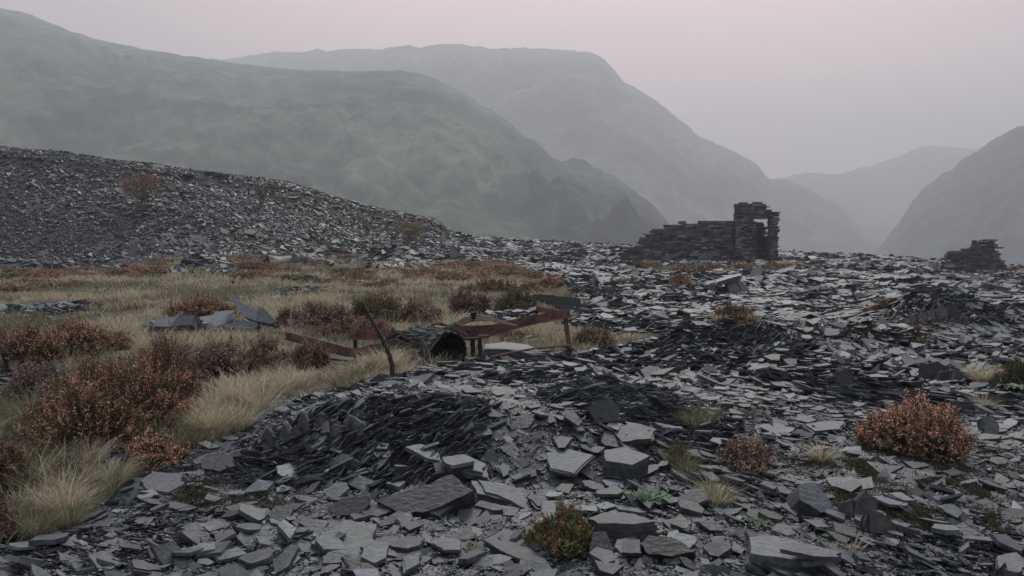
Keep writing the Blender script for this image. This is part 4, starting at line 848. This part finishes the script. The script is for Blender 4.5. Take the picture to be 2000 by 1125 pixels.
def tuft_arrays(c, nb, rad, h, w_, r, pal, spread=.75):
    n = nb; a = r.uniform(0, 6.283, n); q = np.sqrt(r.uniform(0, 1, n)); root = np.stack([c[0]+np.cos(a)*q*rad*.5, c[1]+np.sin(a)*q*rad*.5, np.zeros(n)], -1); root[:, 2] = H(root[:, 0], root[:, 1])-.01
    hh = h*r.uniform(.5, 1.1, n); ln = (q*spread+r.uniform(0, .35, n))*hh; aa = a+r.normal(0, .4, n)
    lean = np.stack([np.cos(aa)*ln, np.sin(aa)*ln], -1)
    col = pal[r.randint(0, len(pal), n)]*r.uniform(.7, 1.2, (n, 1))
    return root, hh, lean, np.full(n, w_)*r.uniform(.6, 1.2, n), col
def grass_field():
    r = np.random.RandomState(404); out = [[], [], [], [], []]
    def rings(r0, r1, a0, a1, per, nb, rad, h, w_, seed):
        area = (a1-a0)/2*(r1*r1-r0*r0); n = int(area*per); q = np.sqrt(r.uniform(r0*r0, r1*r1, n)); a = r.uniform(a0, a1, n); x, y = q*np.sin(a), q*np.cos(a)
        t = y-np.interp(bear(x, y), CU_, BD_)
        k = grass(x, y) & (t < 0)
        k &= (fbm(x*.5, y*.3, o=3, s=66) > -.30) | (r.uniform(0, 1, n) < .35)
        x, y = x[k], y[k]; n = len(x); N_ = n*nb
        cx = np.repeat(x, nb); cy_ = np.repeat(y, nb); sc = np.repeat(r.uniform(.5, 1.3, n)*(1+.5*vnoise(x*.7, y*.7, s=18)), nb); th = r.uniform(0, 6.283, N_); qq = np.sqrt(r.uniform(0, 1, N_))
        bx, by = cx+np.cos(th)*qq*rad, cy_+np.sin(th)*qq*rad; z = H(bx, by)-.01
        hh = h*sc*r.uniform(.5, 1.1, N_)*np.where(r.uniform(0, 1, N_) < .03, 1.8, 1); ln = (qq*.6+r.uniform(0, .5, N_))*hh; aa = th+r.normal(0, .5, N_)
        g = np.repeat(fbm(x*.35, y*.35, o=3, s=67)+r.normal(0, .12, n)-.05+.12*(y < 9), nb)[:, None]
        col = np.where(g > .14, GREENY[r.randint(0, 5, N_)], STRAW[r.randint(0, 5, N_)])*r.uniform(.65, 1.15, (N_, 1))
        for L_, v in zip(out, (np.stack([bx, by, z], -1), hh, np.stack([np.cos(aa)*ln, np.sin(aa)*ln], -1), w_*r.uniform(.6, 1.3, N_), col)): L_.append(v)
    rings(3.6, 8.5, -.80, -.05, 26, 70, .12, .20, .0048, 1)
    rings(8.5, 14, -.78, .15, 17, 60, .16, .22, .007, 2)
    rings(14, 26, -.72, .12, 8, 44, .25, .24, .012, 3)
    rings(26, 60, -.70, .14, 3.2, 34, .42, .24, .022, 4)
    n = 5000; x = r.uniform(7, 20, n); y = r.uniform(38, 58, n); k = inpoly(x, y, G2); x, y = x[k], y[k]; n = len(x)
    for L_, v in zip(out, (np.stack([x, y, H(x, y)], -1), r.uniform(.1, .3, n), r.normal(0, .06, (n, 2)), np.full(n, .025), GREENY[r.randint(0, 5, n)])): L_.append(v)
    A = [np.concatenate(v) for v in out]; V, F, c = blades(*A, r); print('blades', len(A[0]))
    tag(build('grass', V, F, M['straw'], col=c), kind='stuff')
grass_field()
def at_ground(u, v): return hit(u, v)
def tuft(u, v, wpx, hpx, label, pal=STRAW, nb=420, seed=0, blade=.0045, group=None, spread=.8, name='grass_tuft', clumps=1):
    c = hit(u, v); r = np.random.RandomState(seed+int(u)); s_ = c[1]/FPX; arr = [[], [], [], [], []]
    for k in range(clumps):
        cc = c+np.array([r.uniform(-.38, .38)*wpx*s_*(clumps > 1), r.uniform(0, .3)*(clumps > 1), 0]); f = 1 if clumps == 1 else .62
        for L_, vv_ in zip(arr, tuft_arrays(cc, nb//clumps, wpx*s_*.42*f, hpx*s_*1.25*r.uniform(.8, 1.05), blade, r, pal, spread)): L_.append(vv_)
    V, F, cl = blades(*[np.concatenate(a) for a in arr], r)
    return tag(build(name, V, F, M['straw'], col=cl, origin=c), label, 'grass', group)
T = [(752, 736, 100, 62, 'pale round grass tuft around the foot of the twisted iron bar', STRAW, 700, 1), (665, 765, 150, 62, 'wide green and straw tussock at the mound edge below the curved beam', np.concatenate([STRAW, GREENY]), 900, 3),
     (590, 770, 90, 60, 'straw tussock left of the wide green one, at the mound edge', STRAW, 500, 2), (520, 780, 90, 70, 'straw tussock in the dip of the grass margin', STRAW, 500, 2), (470, 812, 120, 80, 'tall pale tussock above the pointed grass margin', STRAW, 800, 3),
     (395, 862, 150, 76, 'large spiky straw tussock at the slate margin right of the orange heather', STRAW, 1100, 4), (330, 835, 80, 60, 'green straw tuft between the big heather and the spiky tussock', np.concatenate([STRAW, GREENY]), 400, 2),
     (115, 1035, 130, 90, 'spiky pale tussock at the bottom left', STRAW, 800, 2), (50, 1075, 120, 80, 'grey green tussock in the bottom left corner', GREENY, 600, 2), (215, 960, 120, 70, 'loose green tuft beside the small leafy plant on the left', np.concatenate([STRAW, GREENY]), 450, 2),
     (40, 960, 140, 70, 'dull green tuft at the left edge below the big heather', GREENY, 600, 3), (120, 925, 120, 60, 'thin straw tuft before the big heather bush', STRAW, 400, 2), (30, 850, 110, 90, 'tall green grass at the left edge beside the big heather', GREENY, 600, 3),
     (255, 672, 120, 60, 'straw tussock left of the rock pile, behind the big heather', STRAW, 500, 3), (290, 700, 90, 60, 'pale straw tuft touching the purple heather on its left', STRAW, 400, 2), (790, 560, 90, 34, 'pale domed tussock in the far grass above the iron bar', STRAW, 500, 2),
     (640, 610, 110, 50, 'domed straw tussock in the middle distance right of the rock pile', STRAW, 500, 2), (1405, 1000, 130, 50, 'green and straw tussock on the open slate left of the tall tilted block', np.concatenate([STRAW, GREENY]), 700, 3),
     (1325, 940, 100, 60, 'thin green tuft with dry stalks right of the square block', GREENY, 330, 3), (1605, 905, 70, 44, 'small spiky tuft between the brown heather and the orange bush', STRAW, 220, 1), (1365, 845, 90, 56, 'wispy grey green tuft on the slate above the brown heather', GREENY, 260, 2),
     (1262, 668, 80, 20, 'low pale tuft at the far edge of the slate beyond the crest', STRAW, 350, 2), (1440, 632, 90, 26, 'pale grass fringe in front of the red-brown bush on the far scree', STRAW, 300, 3), (1090, 1045, 60, 70, 'dry stalks rising behind the red and green fern', STRAW, 60, 1),
     (1490, 1032, 60, 30, 'thin grass beside the lobed green plant', GREENY, 90, 1), (905, 1125, 70, 46, 'few dry stalks at the bottom edge left of the fern', STRAW, 60, 2), (1700, 1120, 90, 60, 'sparse dry stalks before the beam-like block at the bottom', STRAW, 45, 2), (1560, 1118, 120, 60, 'tall thin dry stalks growing in front of the beam-like block', STRAW, 40, 3),
     (1940, 760, 90, 60, 'dry brown tuft at the right edge above the green leaves', STRAW, 400, 3), (1920, 800, 60, 36, 'straw tuft at the foot of the right edge leaves', STRAW, 200, 1), (1560, 524, 50, 20, 'tuft of grass before the doorway of the ruin', STRAW, 120, 2), (1790, 545, 40, 10, 'small far tuft on the right scree', STRAW, 60, 1)]
for i, (u, v, w_, h_, lab, pal, nb, cl) in enumerate(T):
    Yt = hit(u, v)[1]; tuft(u, v, w_, h_, lab, pal, nb, seed=i, blade=max(.0032, .00062*Yt), clumps=cl)

# ------------------------------------------------------------------ heather and other bushes
def bush_mesh(rx, ry, h, ns, nf, fs, tip, mid, low, r, stemw=.004, lump=.25, up=.55, dens_low=.35):
    """sprigs rising from a low base to an uneven dome, florets along them; unit: metres, base at z=0"""
    a = r.uniform(0, 6.283, ns); el = np.arccos(r.uniform(0, 1, ns)**.85)      # 0 = up
    dx, dy, dz = np.sin(el)*np.cos(a), np.sin(el)*np.sin(a), np.cos(el)
    lp = 1+lump*(vnoise(dx*2.6+9, dy*2.6, dz*2.6, s=r.randint(999))+.5*vnoise(dx*6, dy*6+3, dz*6, s=r.randint(999)))
    rr = lp*r.uniform(.8, 1.06, ns)
    tip_p = np.stack([dx*rx*rr, dy*ry*rr, dz*h*rr+.02], -1)
    f = r.uniform(.15, .55, ns)[:, None]; root = np.stack([tip_p[:, 0]*f[:, 0]*1.1, tip_p[:, 1]*f[:, 0]*1.1, np.zeros(ns)], -1)
    mid_p = root*.45+tip_p*.55; mid_p[:, 2] += h*.08
    sd_ = unit(np.stack([r.normal(0, 1, ns), r.normal(0, 1, ns), np.zeros(ns)], -1))*stemw/2
    Vs = np.stack([root-sd_, root+sd_, mid_p-sd_*.8, mid_p+sd_*.8, tip_p-sd_*.4, tip_p+sd_*.4], 1).reshape(-1, 3); b = np.arange(ns)[:, None]*6
    Fs = [np.concatenate([b+np.array([[0, 1, 3, 2]]), b+np.array([[2, 3, 5, 4]])])]
    t = r.uniform(0, 1, (ns, nf)); t[:, :int(nf*(1-dens_low))] = .62+.38*t[:, :int(nf*(1-dens_low))]
    T_ = t[..., None]; c = (root[:, None]*(1-T_)**2+2*mid_p[:, None]*T_*(1-T_)+tip_p[:, None]*T_**2)+r.normal(0, fs*.75, (ns, nf, 3))
    c = c.reshape(-1, 3); n = len(c); c[:, 2] = np.maximum(c[:, 2], fs*.4); tt = t.reshape(-1)
    e1 = unit(r.normal(0, 1, (n, 3))); e2 = unit(np.cross(e1, r.normal(0, 1, (n, 3)))); s_ = fs*r.uniform(.5, 1.15, n)[:, None]; nn = np.cross(e1, e2)
    V = np.stack([c-e1*s_, c-e2*s_*.6+nn*s_*.25, c+e1*s_, c+e2*s_*.6+nn*s_*.25], 1).reshape(-1, 3)
    Q = np.arange(n)[:, None]*4+np.arange(4)
    sp_k = np.repeat(r.uniform(0, 1, ns), nf)
    tip, mid, low = np.array(tip), np.array(mid), np.array(low)
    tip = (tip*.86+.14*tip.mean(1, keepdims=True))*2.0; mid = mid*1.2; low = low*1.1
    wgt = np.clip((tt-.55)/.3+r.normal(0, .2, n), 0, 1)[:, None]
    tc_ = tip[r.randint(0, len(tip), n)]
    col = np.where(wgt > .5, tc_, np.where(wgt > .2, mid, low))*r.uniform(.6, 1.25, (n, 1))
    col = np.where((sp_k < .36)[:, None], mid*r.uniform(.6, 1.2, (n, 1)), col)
    return (Vs, Fs), (V, [Q], col)
ORANGE = ([(.31, .145, .085), (.25, .12, .075), (.35, .20, .13), (.14, .08, .05)], (.07, .065, .035), (.03, .035, .022))
RUST = ([(.16, .075, .045), (.12, .06, .04), (.20, .11, .065)], (.07, .065, .04), (.028, .032, .02))
PURPLE = ([(.18, .105, .09), (.22, .145, .12), (.13, .08, .07), (.26, .19, .145)], (.09, .078, .05), (.035, .037, .025))
REDDISH = ([(.19, .09, .07), (.23, .12, .09), (.13, .07, .055)], (.08, .07, .045), (.028, .03, .022))
PEACH = ([(.39, .20, .13), (.31, .15, .095), (.42, .25, .175), (.18, .09, .06)], (.09, .08, .045), (.035, .04, .025))
GRN = ([(.09, .075, .04), (.07, .08, .04), (.13, .08, .045)], (.055, .065, .035), (.025, .032, .02))
def bush(u, v, wpx, hpx, pal, label, ns=700, nf=12, fs=None, seed=0, group=None, name='heather_bush', depth=.8, lump=.25, cat='heather'):
    c = hit(u, v); s_ = c[1]/FPX; r = np.random.RandomState(seed*7+int(u)); rx = wpx*s_/2; h = hpx*s_; ry = rx*depth
    c = c+np.array([c[0]/c[1]*ry*.6, ry*.6, 0]); c[2] = H(c[0], c[1])-.01
    fs = fs or max(.0095, c[1]*.0013)
    nl = int(np.clip(rx/max(h, .05)*3.2, 4, 11)); SP = []; LP = []; CL = []
    for k in range(nl):
        a = k*2.4+r.uniform(-.5, .5); d = math.sqrt((k+.3)/nl)*.72 if k else 0; f = r.uniform(.42, .60)*(1.25 if k == 0 else 1)
        hh = h*(1-.45*d*d)*(r.uniform(.45, 1.1) if k else 1); off = np.array([math.cos(a)*d*rx, math.sin(a)*d*ry, 0])
        (v1, f1), (v2, f2, c2) = bush_mesh(rx*f, ry*f, hh, int(ns/nl*1.35), nf, fs, *pal, r, stemw=max(.004, c[1]*.0006), lump=lump+.15)
        SP.append((v1+off, f1)); LP.append((v2+off, f2)); CL.append(c2*r.uniform(.8, 1.15))
    Vs, Fs = cat_mesh(SP); V, F = cat_mesh(LP); col = np.concatenate(CL)
    root = empty(name, c, label, cat, group)
    for A in (Vs, V): A[:, 2] += H(A[:, 0]+c[0], A[:, 1]+c[1])-c[2]
    build('stems', Vs, Fs, M['twig'], parent=root); build('foliage', V, F, M['leaf'], parent=root, col=col)
    return root
B = [(110, 868, 190, 110, RUST, 'brown left shoulder of the largest heather bush', 900, 13), (70, 800, 160, 90, PURPLE, 'dull purple-brown heather behind the left shoulder of the largest bush', 700, 11), (225, 885, 370, 185, ORANGE, 'largest orange-brown heather bush, dark inside, at the left front of the grass', 2600, 17), (330, 790, 130, 130, ORANGE, 'dark pale-flowered shoulder growing against the right side of the largest heather', 900, 13),
     (300, 918, 150, 66, PEACH, 'low bright orange heather at the slate margin below the largest bush', 700, 12), (15, 960, 110, 100, RUST, 'dark heather cut by the left edge below the largest bush', 700, 12), (10, 1065, 70, 90, REDDISH, 'dark red heather in the bottom left corner', 400, 12),
     (1775, 900, 262, 104, PEACH, 'big domed orange bush alone on the open slate at the right', 2600, 16), (1462, 928, 150, 62, PURPLE, 'sparse brown heather on the slate left of the domed orange bush', 520, 10),
     (60, 725, 150, 84, ORANGE, 'orange heather mass at the left edge behind the lone pointed rock', 1100, 11), (165, 690, 180, 60, ORANGE, 'orange-brown heather right of the one at the left edge', 1100, 11), (0, 690, 120, 50, RUST, 'dim heather far back at the left edge', 500, 10),
     (330, 738, 160, 74, PURPLE, 'purple-brown heather behind the shoulder of the largest bush', 1200, 11), (430, 735, 180, 66, PURPLE, 'purple-brown heather in the middle below the rock pile', 1400, 11), (520, 725, 130, 60, PURPLE, 'greyish purple heather left of the curved beam', 900, 11), (600, 722, 90, 50, REDDISH, 'reddish heather under the left end of the curved beam', 600, 11),
     (400, 625, 150, 42, ORANGE, 'orange heather behind the rock pile in the grass', 800, 11), (560, 640, 70, 40, REDDISH, 'small reddish heather right of the rock pile', 350, 11), (620, 650, 130, 62, PURPLE, 'brown heather behind the left end of the main beam', 1000, 11),
     (720, 646, 150, 64, GRN, 'green-brown heather behind the top of the iron bar', 1100, 11), (742, 622, 90, 50, RUST, 'rusty heather crest just right of the top of the iron bar', 500, 11), (815, 640, 120, 52, PURPLE, 'grey-brown heather behind the cables', 800, 11), (700, 660, 190, 40, REDDISH, 'low orange-red heather right behind the main beam', 900, 11),
     (916, 618, 96, 52, REDDISH, 'dark red round heather behind the strap of the frame', 900, 12), (1005, 612, 100, 50, GRN, 'dark green round bush behind the main beam', 800, 12), (960, 574, 130, 32, RUST, 'low rusty heather beyond the dark red round one', 500, 10), (1070, 572, 110, 34, ORANGE, 'orange heather behind the broad black leaning slab', 500, 10),
     (990, 668, 70, 24, PURPLE, 'small brown heather between the legs of the frame', 260, 10), (1165, 678, 110, 40, PURPLE, 'brown-green heather right of the last leg of the frame', 600, 11), (1330, 562, 72, 24, ORANGE, 'small orange bush on the far slate below the ruin', 420, 10), (1438, 630, 104, 36, RUST, 'red-brown bush on the slate crest right of the middle', 600, 11),
     (1715, 612, 70, 22, RUST, 'low rusty plant left of the right heap', 260, 9), (1265, 524, 50, 12, ORANGE, 'low orange heather at the left foot of the larger ruin', 160, 8), (1340, 529, 90, 11, ORANGE, 'long low orange heather before the middle of the larger ruin', 220, 8), (1400, 527, 60, 10, ORANGE, 'low orange heather before the right half of the long wall', 180, 8),
     (1450, 524, 46, 11, ORANGE, 'low orange heather left of the ruin doorway', 150, 8), (1525, 525, 90, 11, ORANGE, 'low orange heather right of the ruin doorway', 220, 8), (1985, 530, 40, 8, ORANGE, 'tiny orange heather at the far right edge of the plateau', 80, 8), (1215, 556, 60, 10, REDDISH, 'flat reddish heather on the far slate left of the small orange bush', 150, 8),
     (1790, 646, 130, 12, REDDISH, 'flat red-brown heather mat below the right heap', 260, 8), (1985, 765, 90, 70, GRN, 'brown-green shrub at the right edge above the orange bush', 500, 11), (1325, 915, 60, 40, GRN, 'small green-brown sprigs right of the square block', 130, 9)]
for i, (u, v, w_, h_, pal, lab, ns, nf) in enumerate(B): bush(u, v, w_, h_, pal, lab, ns, nf, seed=i)
# red and green fern at the bottom
FERN = ([(.11, .14, .055), (.08, .12, .045), (.22, .06, .035), (.15, .16, .07), (.18, .05, .03)], (.07, .09, .04), (.03, .04, .02))
bush(1095, 1090, 140, 86, FERN, 'bushy green fern with red fronds growing over a dark slab at the bottom', 1500, 15, fs=.008, seed=90, name='fern', cat='fern', lump=.35)
bush(1140, 1085, 60, 60, FERN, 'smaller right lobe of green and red fern beside the bushy one', 400, 14, fs=.008, seed=91, name='fern', cat='fern')
# far heather on the field: copies of a few small bushes
def far_heather():
    r = np.random.RandomState(321); protos = []
    for k, pal in enumerate((ORANGE, RUST, RUST, GRN, PURPLE, REDDISH)):
        (Vs, Fs), (V, F, col) = bush_mesh(.6, .5, .26, 300, 9, .030, *pal, r, stemw=.012, lump=.4); protos.append(build('heather_bush', V, F, M['leaf'], col=col))
    names = ['orange', 'rust brown', 'rust brown', 'dull green', 'purple brown', 'dark red']; used = set(); placed = []
    tries = 0
    while len(placed) < 290 and tries < 4000:
        tries += 1; v = 500+84*r.uniform()**1.3; u = r.uniform(-20, 1090)
        c = hit(u, v)
        if not grass(np.array([c[0]]), np.array([c[1]]))[0] or vnoise(np.array([c[0]*.3]), np.array([c[1]*.18]), s=12)[0] < (-.55 if v < 548 else .10): continue
        if c[1]-np.interp(u, CU_, BD_) > -.3: continue
        if any(abs(u-a) < b and p < v < q for a, b, p, q in ((397, 85, 515, 552), (650, 70, 505, 530), (770, 90, 505, 534), (565, 62, 505, 530), (590, 60, 560, 585))): continue
        k = r.randint(6); o = protos[k] if k not in used else protos[k].copy()
        if k in used: COL.objects.link(o)
        used.add(k); o.location = c-np.array([0, 0, .02]); s = r.uniform(.6, 1.45)*(1 if v < 548 else .65); o.scale = (s*r.uniform(.9, 1.6), s, s*r.uniform(.55, .9)); o.rotation_euler = (0, 0, r.uniform(-.4, .4))
        b_ = 'far band below the spoil slope' if v < 530 else ('middle band of the far grass' if v < 552 else 'near side of the far grass')
        sd2 = 'left part' if u < 360 else ('middle part' if u < 720 else 'right part')
        tag(o, f'low {names[k]} heather clump in the {b_}, {sd2}', 'heather', f'{names[k]} heather clumps, {b_}, {sd2}'); placed.append(1)
    for k, p in enumerate(protos):
        if k not in used: bpy.data.objects.remove(p)
far_heather()

# broad leafed green plants
def leafy(u, v, wpx, label, n=20, seed=0, hf=.45, cat='plant'):
    c = hit(u, v); s_ = c[1]/FPX; R0 = wpx*s_/2; r = np.random.RandomState(seed); parts = []; cl = []
    for k in range(n):
        a = r.uniform(0, 6.283); L = R0*r.uniform(.55, 1.05); W = L*r.uniform(.38, .5); e = r.uniform(.1, .9)
        t = np.linspace(0, 1, 8); sv = np.linspace(-1, 1, 5); T_, S_ = np.meshgrid(t, sv, indexing='ij')
        wd = W*np.sin(np.pi*np.clip(T_*.93+.07, 0, 1))**.75*.55
        fwd = L*T_; hgt = R0*hf*(np.sin(T_*2.2)*(1-e*.5))+.35*wd*S_**2+.006*np.sin(S_*9+T_*15)
        x = c[0]+np.cos(a)*fwd-np.sin(a)*S_*wd; y = c[1]+np.sin(a)*fwd+np.cos(a)*S_*wd; z = c[2]+.01+hgt*(.6+.6*e)
        i, j = np.meshgrid(np.arange(7), np.arange(4), indexing='ij')
        parts.append((np.stack([x, y, z], -1).reshape(-1, 3), [np.stack([i*5+j, i*5+j+1, (i+1)*5+j+1, (i+1)*5+j], -1).reshape(-1, 4)])); cc = np.array([(.042, .085, .045), (.06, .11, .055), (.035, .07, .04)][r.randint(3)])*r.uniform(.8, 1.25); cl.append(np.tile(cc, (28, 1)))
    V, F = cat_mesh(parts); return tag(build('leafy_plant', V, F, M['green'], smooth=True, col=np.concatenate(cl), origin=c), label, cat)
leafy(1258, 990, 120, 'large broad-leaved dark green plant left of the green and straw tussock', 30, 1); leafy(1480, 1028, 70, 'small bright green lobed plant near the tall tilted block', 16, 2, .3)
leafy(1618, 1066, 66, 'small green plant above the end of the beam-like block', 15, 3, .3); leafy(195, 938, 50, 'small pale green leaves in the grass margin on the left', 9, 4, .4); leafy(1982, 770, 70, 'green leaves at the right edge below the brown shrub', 18, 5, .6)
leafy(1368, 935, 46, 'small dark green leaves among thin stalks right of the square block', 12, 6, .6); leafy(1905, 742, 50, 'pale green leaves left of the brown shrub at the right edge', 10, 7, .6); leafy(1650, 905, 40, 'tiny green plant below the left side of the domed orange bush', 9, 8, .4); leafy(1330, 606, 44, 'low green plant on the far slate in the middle', 12, 9, .4)
# moss in the hollows between slates
def moss():
    r = np.random.RandomState(31); ps = []
    for (u, v, a, b, n) in [(420, 950, 60, 26, 900), (470, 1000, 120, 26, 900), (390, 1045, 60, 20, 500), (380, 975, 40, 16, 400), (1790, 925, 120, 20, 1500), (1710, 930, 50, 40, 1100), (1870, 960, 80, 40, 1300), (1760, 1000, 110, 44, 900), (1900, 1030, 80, 40, 800), (1700, 880, 60, 16, 600), (1480, 880, 70, 14, 300), (1740, 650, 140, 8, 700), (620, 945, 50, 16, 300), (1660, 985, 40, 40, 500), (1580, 905, 60, 14, 300), (1950, 900, 60, 60, 500)]:
        c = hit(u, v); s_ = c[1]/FPX; x = c[0]+r.normal(0, .5, n)*a*s_; y = c[1]+r.normal(0, .5, n)*b*s_*c[1]/1.6
        k = fbm(x*4, y*4, o=3, s=15) > -.08; ps.append(np.stack([x, y, H(x, y)+.022], -1)[k])
    c = np.concatenate(ps); f = 9; n = len(c)*f; c = np.repeat(c, f, 0)+r.normal(0, 1, (n, 3))*np.array([.018, .018, .010]); c[:, 2] += .012
    e1 = unit(r.normal(0, 1, (n, 3))); e2 = unit(np.cross(e1, r.normal(0, 1, (n, 3)))); s_ = (.0055*r.uniform(.5, 1.4, n)*np.clip(c[:, 1]/6, .8, 2.5))[:, None]
    V = np.stack([c-e1*s_, c-e2*s_*.7, c+e1*s_, c+e2*s_*.7], 1).reshape(-1, 3); pal = np.array([(.05, .05, .025), (.035, .04, .02), (.08, .045, .03), (.06, .065, .03)])
    tag(build('moss', V, [np.arange(n)[:, None]*4+np.arange(4)], M['leaf'], col=pal[r.randint(0, 4, n)]*r.uniform(.6, 1.3, (n, 1))), kind='stuff')
moss()
# small trees on the spoil slope
def small_tree(u, v, wpx, hpx, pal, label, nleaf, seed, name='rowan_tree', branches=26):
    c = hit(u, v); s_ = c[1]/FPX; Wd, Hh = wpx*s_/2, hpx*s_; r = np.random.RandomState(seed); root = empty(name, c, label, 'tree'); tr = []; tips = []
    for k in range(3):
        e = np.array([r.uniform(-.3, .3)*Wd, r.uniform(-.2, .2)*Wd, Hh*.5]); p = smooth_path([(r.uniform(-.08, .08), 0, -.2), e*.5+r.normal(0, .05, 3), e], 8); tr.append(tube(p, np.linspace(.06, .035, 8), 6))
        for b in range(branches//3):
            a = r.uniform(0, 6.283); st = p[r.randint(3, 8)]; rr = np.sqrt(r.uniform(.1, 1)); en = np.array([np.cos(a)*Wd*rr, np.sin(a)*Wd*.8*rr, Hh*(.55+.42*np.sqrt(max(0, 1-rr*rr))+r.normal(0, .05))])
            q = smooth_path([st, (st+en)/2+r.normal(0, .12, 3), en], 7); tr.append(tube(q, np.linspace(.028, .010, 7), 4)); tips += [q[4], q[5], q[6]]
            for _ in range(3):
                s0 = q[r.randint(3, 7)]; e2 = s0+r.normal(0, .22, 3)+(0, 0, .1); tr.append(tube([s0, (s0+e2)/2+.03, e2], [.012, .009, .006], 3)); tips.append(e2)
    V, F = cat_mesh(tr); build('trunk', V, F, M['bark'], parent=root)
    if nleaf:
        tips = np.array(tips); n = nleaf; cc = tips[r.randint(0, len(tips), n)]+r.normal(0, .13, (n, 3)); e1 = unit(r.normal(0, 1, (n, 3))); e2 = unit(np.cross(e1, r.normal(0, 1, (n, 3)))); sz = (.045*r.uniform(.6, 1.3, n))[:, None]
        V = np.stack([cc-e1*sz, cc-e2*sz*.6, cc+e1*sz, cc+e2*sz*.6], 1).reshape(-1, 3); pal = np.array(pal)
        build('crown', V, [np.arange(n)[:, None]*4+np.arange(4)], M['leaf'], parent=root, col=pal[r.randint(0, len(pal), n)]*r.uniform(.7, 1.2, (n, 1)))
small_tree(278, 412, 78, 68, [(.26, .13, .07), (.18, .095, .06), (.32, .16, .08)], 'small orange-leaved tree high on the left of the spoil slope', 2600, 1)
small_tree(512, 402, 40, 42, [(.26, .22, .16)], 'nearly bare pale shrub near the top of the spoil slope', 120, 2, 'bare_shrub')
small_tree(795, 486, 72, 54, [(.24, .20, .11), (.28, .21, .12), (.18, .15, .09)], 'yellow-brown shrub at the right foot of the spoil slope', 3000, 3, 'yellow_shrub')
